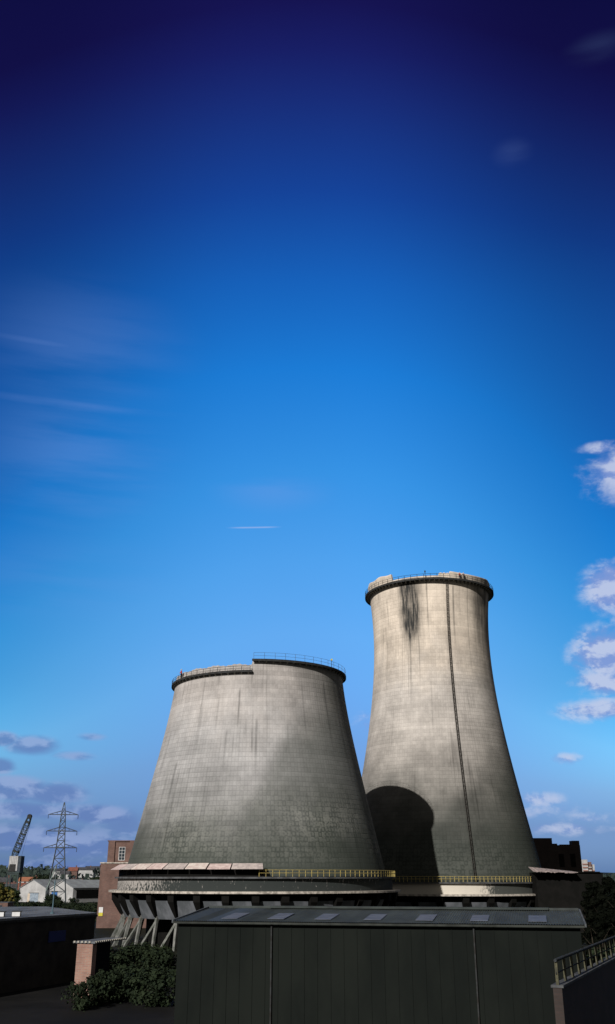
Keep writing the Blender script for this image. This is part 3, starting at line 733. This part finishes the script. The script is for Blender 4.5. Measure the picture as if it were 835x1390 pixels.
v = thing('roof_mast', 'slim pole with a slanting pale stay standing on the flat roof', 'mast', (-29.7, 117.9, 7.0), 0)
MB().tube((0,0,0), (0,0,3.6), .07, n=8).tube((0,0,0), (0,0,.12), .25, n=8).build('pole', mat('mast_blue', (.10,.17,.2), (.07,.12,.15)), v)
MB().tube((.0,0,3.62), (0,0,5.35), .05, n=6).build('mast_top', M['pylon_steel'], v)
MB().tube((0,0,5.3), (-1.15,.6,2.4), .045, n=6).build('stay', mat('stay_green', (.3,.38,.34), (.2,.27,.25)), v)

# small brick shelter, cabinet and car
B = thing('brick_kiosk', 'small pink brick shelter with a pale corrugated roof edge below the squat tower', 'kiosk', (-21.3, 101.7, 0), 0)
MB().prism([(0,0),(-1.65,.5),(-1.05,2.4),(.6,1.7)], 0, 4.82).build('brick_wall', BR_KIOSK, B)
MB().prism([(.03,.1),(1.15,3.2),(.3,3.6),(-.85,2.6)], 0, 4.8).build('dark_wall', M['black_wall'], B)  # black stands in for shade on the face away from the sun
RP = [(.26,-.22),(-2.1,.5),(-1.2,2.8),(.0,6.5),(2.25,6.4)]
MB().prism(RP, 4.825, 5.0).build('roof', M['felt'], B)
m = MB()
for (p0, p1) in ((RP[1], RP[0]), (RP[0], RP[4])):
    p0, p1 = Vector((*p0, 0)), Vector((*p1, 0)); L_ = (p1-p0).length
    for i in range(int(L_/.42)):
        q = p0+(p1-p0)*((i+.5)*.42/L_); m.box((q.x, q.y, 4.96), (.2, .2, .16), math.atan2((p1-p0).y, (p1-p0).x))
m.build('roof_edge', M['concrete'], B)
cb = thing('cabinet', 'cream electrical cabinet standing beside the brick shelter', 'cabinet', (-26.9, 139.4, 0), R(15))
MB().box((0,0,.85), (1.2, .7, 1.6)).build('body', M['cream'], cb); MB().box((0,0,1.69), (1.3,.8,.07)).build('lid', M['concrete'], cb); MB().box((0,0,.03), (1.1,.6,.06)).build('plinth', M['dkconcrete'], cb)
car = thing('parked_car', 'small blue car parked behind the cream cabinet by the squat tower', 'car', (-25.1, 144.0, 0), R(75))
def car_section(x, w_, z0, z1): return [(x, -w_/2, z0), (x, w_/2, z0), (x, w_/2*.96, z0+(z1-z0)*.6), (x, w_/2*.8, z1), (x, -w_/2*.8, z1), (x, -w_/2*.96, z0+(z1-z0)*.6)]
MB().loft([car_section(-1.95, 1.4, .35, .75), car_section(-1.7, 1.6, .25, .92), car_section(-.8, 1.65, .22, .95), car_section(.9, 1.65, .22, .95), car_section(1.75, 1.6, .25, .8), car_section(2.0, 1.4, .35, .62)]).build('body', M['blue_paint'], car, True)
MB().loft([[(-1.4,-.68,.93),(1.0,-.68,.93),(1.0,.68,.93),(-1.4,.68,.93)], [(-1.0,-.55,1.42),(.45,-.55,1.42),(.45,.55,1.42),(-1.0,.55,1.42)]]).build('cabin_glass', M['glass'], car)
MB().box((-.28,0,1.435), (1.42,1.06,.05)).build('roof', M['blue_paint'], car)
for sx in (-1.25, 1.3):
    for sy in (-.76, .76):
        wh = MB().tube((sx, sy-.09, .3), (sx, sy+.09, .3), .3, n=16).build('wheel', M['rubber'], car)
        MB().tube((sx, sy-.1, .3), (sx, sy+.1, .3), .16, n=12).build('hub_cap', M['grey_steel'], wh)
for sy in (-.55, .55): MB().box((1.93, sy, .58), (.12, .3, .16)).build('headlight', M['lamp_glass'], car)

# white gabled warehouses
def warehouse(label, x, y, wd_, ln, he, hr, al, door, side_shaded):
    B = thing('warehouse', label, 'warehouse', (x, y, 0), -al, 'white gabled warehouses')
    m = MB(); h = wd_/2
    m.add([(-h,0,0),(h,0,0),(h,0,he),(0,0,hr),(-h,0,he),(-h,ln,0),(h,ln,0),(h,ln,he),(0,ln,hr),(-h,ln,he)], [(0,1,2,3,4),(9,8,7,6,5),(1,6,7,2),(5,0,4,9)])
    m.build('wall', M['white_wall'], B)
    m = MB()
    for s_ in (-1, 1):
        a_ = [(0,-.4,hr+.05),(0,ln+.4,hr+.05),(s_*(h+.4),ln+.4,he-.1),(s_*(h+.4),-.4,he-.1)]
        m.add(a_+[(p[0],p[1],p[2]+.18) for p in a_], [(0,1,2,3),(7,6,5,4),(0,4,5,1),(1,5,6,2),(2,6,7,3),(3,7,4,0)])
    m.build('roof', M['grey_roof'], B)
    dx_, dw, dh, dm = door
    MB().box((dx_, -.08, dh/2), (dw, .12, dh)).build('door', dm, B)
    MB().box((dx_, -.1, dh+.15), (dw+.5, .2, .25)).build('lintel', M['dkconcrete'], B)
    if side_shaded:
        MB().box((h+.05, ln*.42, he*.58), (.1, ln*.74, he*.58)).build('side_shade', M['black_wall'], B)  # black panel painting the shade of the side away from the sun
    return B
W1 = warehouse('left one of the two white gabled warehouses, with a pale grey door', -128.5, 470, 15, 36, 6.0, 9.6, R(24), (1.0, 5.2, 3.8, mat('pale_door', (.3,.36,.42), (.18,.22,.27))), False)
MB().box((-1.9, -.1, 1.9), (1.3, .1, 3.6)).build('door_panel', M['cream'], W1)
W2 = warehouse('right one of the two white gabled warehouses, with a bright blue door', -113.2, 462, 17, 40, 6.2, 9.4, R(38), (-4.6, 4.2, 4.6, M['blue_door']), True)

# transmission pylon
P = thing('electricity_pylon', 'tall steel lattice electricity pylon with three pairs of arms in front of the warehouses', 'pylon', (-106.4, 426, 0), R(12))
hw = lambda z: np.interp(z, [0, 22.5, 36.5, 41.3], [4.3, 1.75, .85, .08])
zs = [0, 5, 9.8, 14.2, 18.3, 22.5, 25.5, 28.4, 31, 33.6, 36.2, 38.6, 41.3]; m = MB()
cn = lambda z, k: Vector(((hw(z) if k in (1,2) else -hw(z)), (hw(z) if k in (2,3) else -hw(z)), z))
for z0, z1 in zip(zs[:-1], zs[1:]):
    for k in range(4):
        m.tube(cn(z0,k), cn(z1,k), .17, n=4); k2 = (k+1) % 4
        m.tube(cn(z0,k), cn(z1,k2), .1, n=4); m.tube(cn(z0,k2), cn(z1,k), .1, n=4); m.tube(cn(z1,k), cn(z1,k2), .1, n=4)
m.build('lattice_body', M['pylon_steel'], P)
for z, L_ in ((36.2, 6.3), (29.4, 6.4), (22.6, 6.9)):
    m = MB()
    for s_ in (-1, 1):
        tip = Vector((s_*L_, 0, z)); w_ = hw(z)
        for yy in (-w_, w_): m.tube((s_*w_, yy, z), tip, .14, n=4); m.tube((s_*w_, yy, z+1.5), tip, .12, n=4)
        for t in (.33, .66): m.tube((s_*(w_+(L_-w_)*t), 0, z), (s_*(w_+(L_-w_)*t), 0, z+1.5*(1-t)), .09, n=4)
    m.box((0, 0, z+.1), (2*hw(z)+.6, 2*hw(z)+.3, .35))
    cx = m.build('crossarm', M['pylon_steel'], P)
    for s_ in (-1, 1): MB().tube((s_*L_, 0, z), (s_*L_, 0, z-1.7), .12, n=6).build('insulator', M['dark_steel'], cx)

# crane
C = thing('crane', 'dockside crane with a raised green lattice jib over a white ribbed machine house', 'crane', (-146.6, 500, 0), 0)
m = MB()
for sx in (-2.6, 2.6):
    for sy in (-2.6, 2.6): m.box((sx, sy, 6.4), (.6, .6, 12.8))
m.box((0,-2.6,12.3), (5.8,.5,.7)); m.box((0,2.6,12.3), (5.8,.5,.7)); m.box((0,0,13.0), (6.4,6.4,.5)); m.build('portal_frame', M['crane_steel'], C)
hs = MB().box((.4, 0, 17.0), (5.8, 6, 7.4)).build('machine_house', mat('house_side', (.06,.075,.09), (.04,.05,.06)), C)
m = MB().box((-.3, -3.06, 17.2), (4.4, .1, 6.9))
for i in range(6): m.box((-2.3+i*.8, -3.16, 17.2), (.22, .1, 6.9))
m.build('ribbed_front', M['white_wall'], hs)
MB().loft([[(-2.5,-3.3,13.4),(1.0,-3.3,13.4),(1.0,-3.2,13.4),(-2.5,-3.2,13.4)],[(-1.9,-3.3,16.8),(1.0,-3.3,16.8),(1.0,-3.2,16.8),(-1.9,-3.2,16.8)]]).build('house_opening', M['dark_steel'], hs)
j0, j1 = Vector((-1.2, 0, 20.4)), Vector((4.6, 0, 39.5)); dj = (j1-j0).normalized(); sd = Vector((dj.z, 0, -dj.x)); m = MB(); K = 9
def jc(t, k): wj = np.interp(t, [0, .12, .8, 1], [1.0, 1.35, 1.1, .75]); return j0+(j1-j0)*t+sd*(wj*(1 if k in (1,2) else -1))+Vector((0, wj*(1 if k in (2,3) else -1), 0))
for i in range(K):
    t0, t1 = i/K, (i+1)/K
    for k in range(4): k2 = (k+1) % 4; m.tube(jc(t0,k), jc(t1,k), .2, n=4); m.tube(jc(t0,k), jc(t1,k2), .13, n=4); m.tube(jc(t1,k), jc(t1,k2), .14, n=4)
jib = m.build('jib', M['crane_steel'], C)
m = MB()
for t in (.13, .33, .56, .86): 
    p = j0+(j1-j0)*t; m.loft([[jc(t-.018, k) for k in range(4)], [jc(t+.018, k) for k in range(4)]])
m.build('tie_plate', M['dark_steel'], jib)
MB().tube(j1+Vector((0,-.9,.2)), j1+Vector((0,.9,.2)), 1.1, n=14).build('jib_head', M['dark_steel'], jib)
MB().tube((-3.6, 0, 13.5), (-1.9, 0, 20.6), .16, n=6).build('back_stay', M['crane_steel'], C)
MB().tube(j1+sd*1.2, Vector((2.6, 0, 20.8)), .05, n=4).build('hoist_rope', M['dark_steel'], C)

# ------------------------------------------------------------------ town on the rising ground
HOUSE_G = 'houses on the far hillside'
def house(label, px, py_base, y, w_, dp, he, hr, rz, wall, roof, chim=True):
    z = None
    x = math.tan(pix_dir(px, 1190)[0])*y
    z = hill_h(x, y) if y > 500 else 0
    z = max(z, 0)
    B = thing('house', label, 'house', (x, y, z), rz, HOUSE_G); h = dp/2
    m = MB(); m.add([(-w_/2,0,-1),(w_/2,0,-1),(w_/2,dp,-1),(-w_/2,dp,-1),(-w_/2,0,he),(w_/2,0,he),(w_/2,dp,he),(-w_/2,dp,he),(-w_/2,h,hr),(w_/2,h,hr)], [(0,1,5,4),(2,3,7,6),(1,2,6,9,5),(3,0,4,8,7)])
    m.build('wall', wall, B)
    m = MB()
    for s_ in (0, 1):
        y0 = -.4 if s_ == 0 else dp+.4; a_ = [(-w_/2-.3,y0,he-.15),(w_/2+.3,y0,he-.15),(w_/2+.3,h,hr+.05),(-w_/2-.3,h,hr+.05)]
        m.add(a_+[(p[0],p[1],p[2]+.2) for p in a_], [(0,1,2,3),(7,6,5,4),(0,4,5,1),(1,5,6,2),(2,6,7,3),(3,7,4,0)])
    rf = m.build('roof', roof, B)
    if chim: MB().box((w_*.3, h, hr+.6), (.9, .7, 1.8)).build('chimney', BR_RED, rf)
    nwin = max(1, int(w_/3.2))
    for i in range(nwin):
        for zz in ([1.4, 4.0] if he > 4.6 else [1.5]):
            MB().box((-w_/2+w_*(i+.5)/nwin, -.03, zz), (1.3, .06, 1.3)).build('window', M['glass'], B)
    return B, z
WW, RR_, SL = M['white_wall'], M['red_roof'], M['slate']
LB = ['white house with slate roof far left beside the crane', 'row of brick houses with long red roof below the crane', 'brick house with orange red roof right of the crane foot',
      'low white fronted house with red roof between the crane and the pylon', 'tall white house behind the pylon legs', 'narrow white house with slate roof just right of the pylon', 
      'long white factory with a red roof right of the pylon', 'brown brick house with tall chimney right of the pylon', 'white terrace on the skyline right of the pylon', 'pale house on the skyline left of the brick building',
      'long low red roofed terrace in front of the white factory', 'small red roofed house left of the dark tree clump', 'white gable house among trees near the brick building', 'small pale house half hidden by trees at the far left']
HS = [(6,0,640,8,8,7,9.5,.2,WW,SL),(24,0,560,22,8,5,7.6,.1,BR_RED,RR_),(38,0,700,14,8,5,7.5,-.1,WW,mat('orange_roof',(.34,.14,.08))),(50,0,620,10,8,5,7.2,.1,WW,RR_),
      (79,0,760,9,9,9.5,11,.1,WW,SL),(87,0,740,7,8,8,10,0,WW,SL),(93,0,600,24,9,6.5,8.3,-.05,WW,RR_),(98,0,780,7,8,9,11.5,.1,BR_RED,RR_),
      (112,0,850,18,9,8,10,0,WW,SL),(127,0,900,16,9,8,10.5,.1,WW,SL),(100,0,545,26,8,4,6.4,.02,BR_RED,RR_),(33,0,545,8,8,4.5,7,-.2,WW,RR_),(132,0,570,10,8,5,7.5,.2,WW,SL),(12,0,545,9,8,5,7.3,.2,WW,SL)]
for l, h in zip(LB, HS): house(l, *h)
B = thing('low_building', 'low red brick building behind the flat roof at the left edge', 'building', (-104, 345, 0), R(-10))
MB().box((0,0,1.4),(6,5,2.8)).build('wall', BR_RED, B); MB().box((0,0,2.88),(6.4,5.4,.14)).build('roof', M['felt'], B)
MB().box((.5,-2.53,1.0),(1,.05,2)).build('door', M['glass'], B)

# ------------------------------------------------------------------ trees
rng = random.Random(11)
def crown_mesh(nl, rx, rz_, z0, clumps, leaf, seed, conic=False):
    r_ = random.Random(seed); vs = []; fs = []
    cs = []
    for i in range(clumps):
        t = r_.random(); a_ = r_.uniform(0, 6.283); q = math.sqrt(r_.random())
        zc = z0+rz_*2*t
        lim = rx*(1-t)*.95+.2 if conic else rx*math.sqrt(max(.08, 1-(2*t-1)**2))*.8
        cs.append((math.cos(a_)*q*lim, math.sin(a_)*q*lim, zc, rx*r_.uniform(.22, .42)*(.6 if conic else 1)))
    for i in range(nl):
        c = cs[r_.randrange(len(cs))]
        d_ = Vector((r_.gauss(0,1), r_.gauss(0,1), r_.gauss(0,1))).normalized()*c[3]*(r_.random()**.4)
        p = Vector((c[0], c[1], c[2]))+d_
        n_ = (d_.normalized()+Vector((r_.uniform(-.6,.6), r_.uniform(-.6,.6), r_.uniform(-.2,.8)))).normalized()
        a1 = n_.orthogonal().normalized(); a1.rotate(Matrix.Rotation(r_.uniform(0,6.28), 3, n_)); b1 = n_.cross(a1); s_ = leaf*r_.uniform(.6, 1.3)
        o = len(vs); vs += [p+a1*s_, p+b1*s_*.7, p-a1*s_, p-b1*s_*.7]; fs.append((o, o+1, o+2, o+3))
    return vs, fs
def make_tree(name, label, cat, kind, h, rx, fol, seed, group, nl=1500):
    T = thing(name, label, cat, (0,0,0), 0, group); r_ = random.Random(seed)
    trunk = MB(); th = h*.62
    p = Vector((0,0,-.3)); r0 = h*.022+.04
    for i in range(4):
        q = p+Vector((r_.uniform(-.15,.15), r_.uniform(-.15,.15), th/4)); trunk.tube(p, q, r0, r0*.75, 7); p = q; r0 *= .75
        if i:
            a_ = r_.uniform(0, 6.28)
            for k in range(2): trunk.tube(q, q+Vector((math.cos(a_+k*2.6)*rx*.6, math.sin(a_+k*2.6)*rx*.6, th*.28)), r0*.6, r0*.2, 5)
    trunk.build('trunk', M['bark'], T)
    if kind == 'conifer': vs, fs = crown_mesh(nl, rx, h*.46, h*.08, 40, .3, seed, True)
    elif kind == 'bush': vs, fs = crown_mesh(nl, rx, h*.46, h*.05, 22, .16, seed)
    else: vs, fs = crown_mesh(nl, rx, h*.37, h*.24, 26, .34, seed)
    MB().add(vs, fs).build('crown', fol, T)
    return T
GT, GB = 'trees round the power station', 'bushes round the yards'
protos = dict(
    broad=make_tree('broadleaf_tree', 'broad dark tree nearest the crane', 'tree', 'broad', 10, 4.6, FOL[0], 1, GT, 2600),
    round=make_tree('broadleaf_tree', 'round mid green tree', 'tree', 'broad', 8, 3.6, FOL[1], 2, GT, 2200),
    yellow=make_tree('birch_tree', 'slim yellow tree', 'tree', 'broad', 8, 1.5, FOL[2], 3, GT, 1000),
    conif=make_tree('conifer_tree', 'dark conifer', 'tree', 'conifer', 11, 2.8, FOL[3], 4, GT, 3000),
    bush=make_tree('bush', 'low dark bush', 'bush', 'bush', 2.6, 2.3, FOL[0], 5, GB, 1500),
    bush2=make_tree('bush', 'low mid green bush', 'bush', 'bush', 2.2, 2.0, FOL[1], 6, GB, 1300))
used = set()
def place(kind, px, y, s=1.0, label=None, dz=0.0, rz=None, x=None):
    o = protos[kind] if kind not in used else dup(protos[kind])
    used.add(kind)
    if x is None: x = math.tan(pix_dir(px, 1200)[0])*y
    z = max(0, hill_h(x, y)) if y > 500 else 0
    o.location = (x, y, z+dz); o.rotation_euler.z = rng.uniform(0, 6.28) if rz is None else rz
    o.scale = (s*rng.uniform(.9,1.1),)*2+(s*rng.uniform(.92,1.08),)
    o['label'] = label
# named by neighbours
def num(i): return ['first','second','third','fourth','fifth','sixth','seventh','eighth','ninth','tenth','eleventh','twelfth','thirteenth','fourteenth','fifteenth','sixteenth'][i]
for i, (px, s) in enumerate([(46,1.0),(53,1.15),(60,1.1),(67,1.2),(73,1.0)]):
    place('broad', px, 560+8*(i % 2), s, 'dark leafy tree, %s from the left in the clump between crane and pylon' % num(i))
for i, (px, y, s) in enumerate([(2,520,.9),(10,505,.8),(20,510,.7),(31,505,.55),(66,500,.6),(116,620,1.0),(124,640,1.1),(132,650,1.05),(140,640,1.1)]):
    place('round', px, y, s, 'mid green tree, %s from the left before the hillside houses' % num(i))
for i, (px, y, s) in enumerate([(1,362,1.0),(9,364,.95),(17,361,.9)]):
    place('yellow', px, y, s, 'slim autumn yellow tree, %s from the left edge behind the flat roof' % num(i))
for i, (px, y, s) in enumerate([(5,385,1.4),(13,392,1.5),(22,388,1.2)]):
    place('round', px, y, s*.62, 'dark green tree, %s from the left between the yellow trees' % num(i))
for i, (px, y, s) in enumerate([(28,330,.9),(36,320,1.0),(44,318,1.05),(52,325,1.0),(60,330,.95),(68,320,1.1),(77,330,1.2),(84,325,1.1),(92,318,.8),(100,315,.9),(110,290,1.1),(118,285,1.2),(126,280,1.3),(133,270,1.3)]):
    place('bush', px, y, s*1.25, 'dark bush, %s from the left in the hedge behind the flat roof' % num(i))
for i, (px, y, s) in enumerate([(70,395,1.6),(75,392,1.7),(101,400,1.2)]):
    place('bush', px, y, s, 'dark bush, %s from the left against the warehouse fronts' % num(i))
for i, (px, y, s) in enumerate([(182,143,.9),(190,145,1.05),(199,143,1.0),(208,146,1.15),(216,143,1.0),(225,145,1.1),(233,142,.9),(150,152,.8),(143,153,.9)]):
    place('bush2', px, y, s*.75, 'mid green bush, %s from the left at the feet of the squat tower' % num(i))
for i, (px, y, s) in enumerate([(800,175,1.02),(808,182,1.05),(817,170,1.0),(826,176,1.08),(836,168,1.05),(794,150,.85),(803,146,.9),(814,140,.88),(825,146,.92),(838,140,.95),(798,118,.72),(811,112,.72),(824,116,.78),(838,110,.8)]):
    place('conif', px, y, s*.92, 'black conifer in the %s row at the right, %s from its left end' % (['back','middle','front'][0 if i < 5 else 1 if i < 10 else 2], num(i if i < 5 else i-5 if i < 10 else i-10)))
for i, (px, y, s) in enumerate([(797,92,1.0),(812,96,1.1),(828,90,1.1),(842,96,1.2)]):
    place('bush', px, y, s*1.5, 'black bush, %s from the left beyond the handrail' % num(i))

for i, (px, y, s) in enumerate([(142,118,.8),(152,124,.9),(165,128,.8),(180,122,1.0),(196,126,1.1),(212,120,1.0),(228,116,1.1),(120,93,.7),(140,96,.8),(160,99,.9),(182,102,1.0),(205,98,.9),(226,96,1.0)]):
    place('bush', px, y, s*1.1, 'black bush, %s from the left in the %s row left of the shed' % (num(i if i < 7 else i-7), 'back' if i < 7 else 'front'))

# far woods on the ridges, one mass
vs, fs = [], []; rw = random.Random(21)
for i in range(9000):
    left = rw.random() < .5
    y = rw.uniform(900, 1500) if rw.random() < .8 else rw.uniform(700, 900)
    px = rw.uniform(-60, 200) if left else rw.uniform(780, 900)
    x = math.tan(pix_dir(px, 1190)[0])*y; z = hill_h(x, y)
    tree = 6+3*math.sin(x*.09+y*.05)+2*math.sin(x*.31)
    zc = z+rw.uniform(0, 1)**.7*max(3, tree); s_ = rw.uniform(.8, 1.7)
    n_ = Vector((rw.uniform(-.8,.8), rw.uniform(-1,.2), rw.uniform(-.1,1))).normalized(); a1 = n_.orthogonal(); b1 = n_.cross(a1); p = Vector((x, y, zc)); o = len(vs)
    vs += [p+a1*s_, p+b1*s_, p-a1*s_, p-b1*s_]; fs.append((o,o+1,o+2,o+3))
tag(MB().add(vs, fs).build('far_woods', foliage_mat('leaves_far', (.022,.034,.03), (.035,.05,.04))), 'dark woods along the far ridges', 'woods', kind='stuff')

# ------------------------------------------------------------------ embankment wall and handrail, lower right
p0, p1 = Vector((14.0, 58.3, 0)), Vector((30.5, 94.2, 0)); dl = (p1-p0).normalized(); nl_ = Vector((dl.y, -dl.x, 0)); L_ = (p1-p0).length
Wt = thing('retaining_wall', 'dark brick retaining wall under the handrail at the lower right', 'wall', p0, math.atan2(dl.y, dl.x))
MB().box((L_/2, 0, 2.6), (L_, .5, 5.2)).build('wall', BR_DARK, Wt); MB().box((L_/2, 0, 5.27), (L_+.1, .7, .13)).build('coping', M['dkconcrete'], Wt)
H = thing('handrail_fence', 'dark handrail fence with stubby pale posts climbing across the lower right corner', 'fence', p0+Vector((0,0,5.337)), math.atan2(dl.y, dl.x))
MB().tube((0,0,1.25),(L_,0,1.25),.09,n=8).build('top_rail', mat('rail_dark', (.05,.055,.06), (.03,.033,.035), 2), H)
MB().tube((0,0,.6),(L_,0,.6),.04,n=6).build('lower_rail', M['dark_steel'], H)
n_p = int(L_/2.4)
first = MB().box((0,0,.58),(.16,.16,1.15)).build('post', mat('post_stone', (.11,.105,.06), (.05,.05,.035), 2), H)
for i in range(n_p):
    if i == 0: first.location = (.2,0,0)
    else: part_copy(first, loc=(2*.1+i*2.4,0,0))

# ------------------------------------------------------------------ workers on the rims
def person(label, loc, rz, top_m, hat_m, lean=0.0):
    P = thing('person', label, 'person', loc, rz)
    def skin_obj(name, joints, edges, mt, parent):
        me = bpy.data.meshes.new(name); me.from_pydata([j[0] for j in joints], edges, []); me.materials.append(mt)
        o = bpy.data.objects.new(name, me); COL.objects.link(o); o.parent = parent
        sk = o.modifiers.new('skin', 'SKIN'); sv = me.skin_vertices[0].data if me.skin_vertices else None
        if sv is None:
            bm = bmesh.new(); bm.from_mesh(me); bm.verts.layers.skin.verify(); bm.to_mesh(me); bm.free(); sv = me.skin_vertices[0].data
        for k, j in enumerate(joints): sv[k].radius = (j[1], j[1]*j[2] if len(j) > 2 else j[1])
        sv[0].use_root = True; ss_ = o.modifiers.new('sub', 'SUBSURF'); ss_.levels = 1; ss_.render_levels = 2
        me.update(); return o
    L = lean
    J = [((0,0,.95),.12),((0,-L*.5,1.2),.11),((0,-L,1.42),.12),((0,-L,1.52),.055),((0,-L,1.6),.08),((0,-L-.01,1.72),.085),
         ((-.19,-L,1.42),.055),((-.26,-L-.08,1.16),.045),((-.2,-L-.28,1.0),.035),((.19,-L,1.42),.055),((.27,-L-.06,1.16),.045),((.22,-L-.26,1.0),.035),
         ((-.1,0,.88),.09),((-.12,-.02,.48),.06),((-.12,0,.08),.045),((-.12,-.16,.04),.04),((.1,0,.88),.09),((.12,-.02,.48),.06),((.12,0,.08),.045),((.12,-.16,.04),.04)]
    E_ = [(0,1),(1,2),(2,3),(3,4),(4,5),(2,6),(6,7),(7,8),(2,9),(9,10),(10,11),(0,12),(12,13),(13,14),(14,15),(0,16),(16,17),(17,18),(18,19)]
    skin_obj('body', J, E_, M['skin'], P)
    skin_obj('jacket', [((0,0,.9),.15),((0,-L*.5,1.2),.15),((0,-L,1.42),.15),((-.19,-L,1.42),.075),((-.26,-L-.08,1.16),.062),((-.22,-L-.22,1.05),.052),((.19,-L,1.42),.075),((.27,-L-.06,1.16),.062),((.23,-L-.2,1.05),.052)],
             [(0,1),(1,2),(2,3),(3,4),(4,5),(2,6),(6,7),(7,8)], top_m, P)
    skin_obj('trousers', [((0,0,.94),.14),((-.1,0,.86),.105),((-.12,-.02,.48),.08),((-.12,0,.1),.07),((.1,0,.86),.105),((.12,-.02,.48),.08),((.12,0,.1),.07)], [(0,1),(1,2),(2,3),(0,4),(4,5),(5,6)], M['dark_cloth'], P)
    hm = bmesh.new(); bmesh.ops.create_uvsphere(hm, u_segments=14, v_segments=8, radius=.13); me = bpy.data.meshes.new('helmet'); hm.to_mesh(me); hm.free(); me.materials.append(hat_m)
    o = bpy.data.objects.new('helmet', me); COL.objects.link(o); o.parent = P; o.location = (0,-L,1.76); o.scale = (1,1.15,.75)
    return P
def on_rim(X, Y, r, ph, z): return (X+r*math.sin(R(ph)), Y-r*math.cos(R(ph)), z)
person('worker in a red jacket standing on the gallery of the tall tower', on_rim(XR, YR, 16.5, 21, 80.74), R(20), M['red_cloth'], M['helmet'], .06)
person('worker in dark clothes bending beside the red jacketed worker on the tall tower', on_rim(XR, YR, 16.5, 25.5, 80.74), R(-30), M['dark_cloth'], M['helmet'], .28)
person('worker in a red jacket at the left end of the gallery on the squat tower', on_rim(XL, YL, 17.05, -58, 45.96), R(-55), M['red_cloth'], M['helmet'], .04)
cb = thing('flood_lamp', 'small yellow lamp on the rail at the right of the squat tower rim', 'lamp', on_rim(XL, YL, 17.0, 56, 48.02))
MB().tube((0,0,0),(0,0,1.3),.05,n=6).build('post', M['dark_steel'], cb); MB().box((0,-.1,1.45),(.34,.26,.3)).build('lamp_head', M['sign_yellow'], cb)
cb = thing('warning_lamp', 'small dark lamp on a post above the middle of the tall tower rim', 'lamp', on_rim(XR, YR, 16.5, -10, 80.74))
MB().tube((0,0,0),(0,0,1.5),.06,n=6).build('post', M['dark_steel'], cb); MB().tube((0,0,1.5),(0,0,1.95),.17,n=8).build('lamp_head', M['dark_steel'], cb)
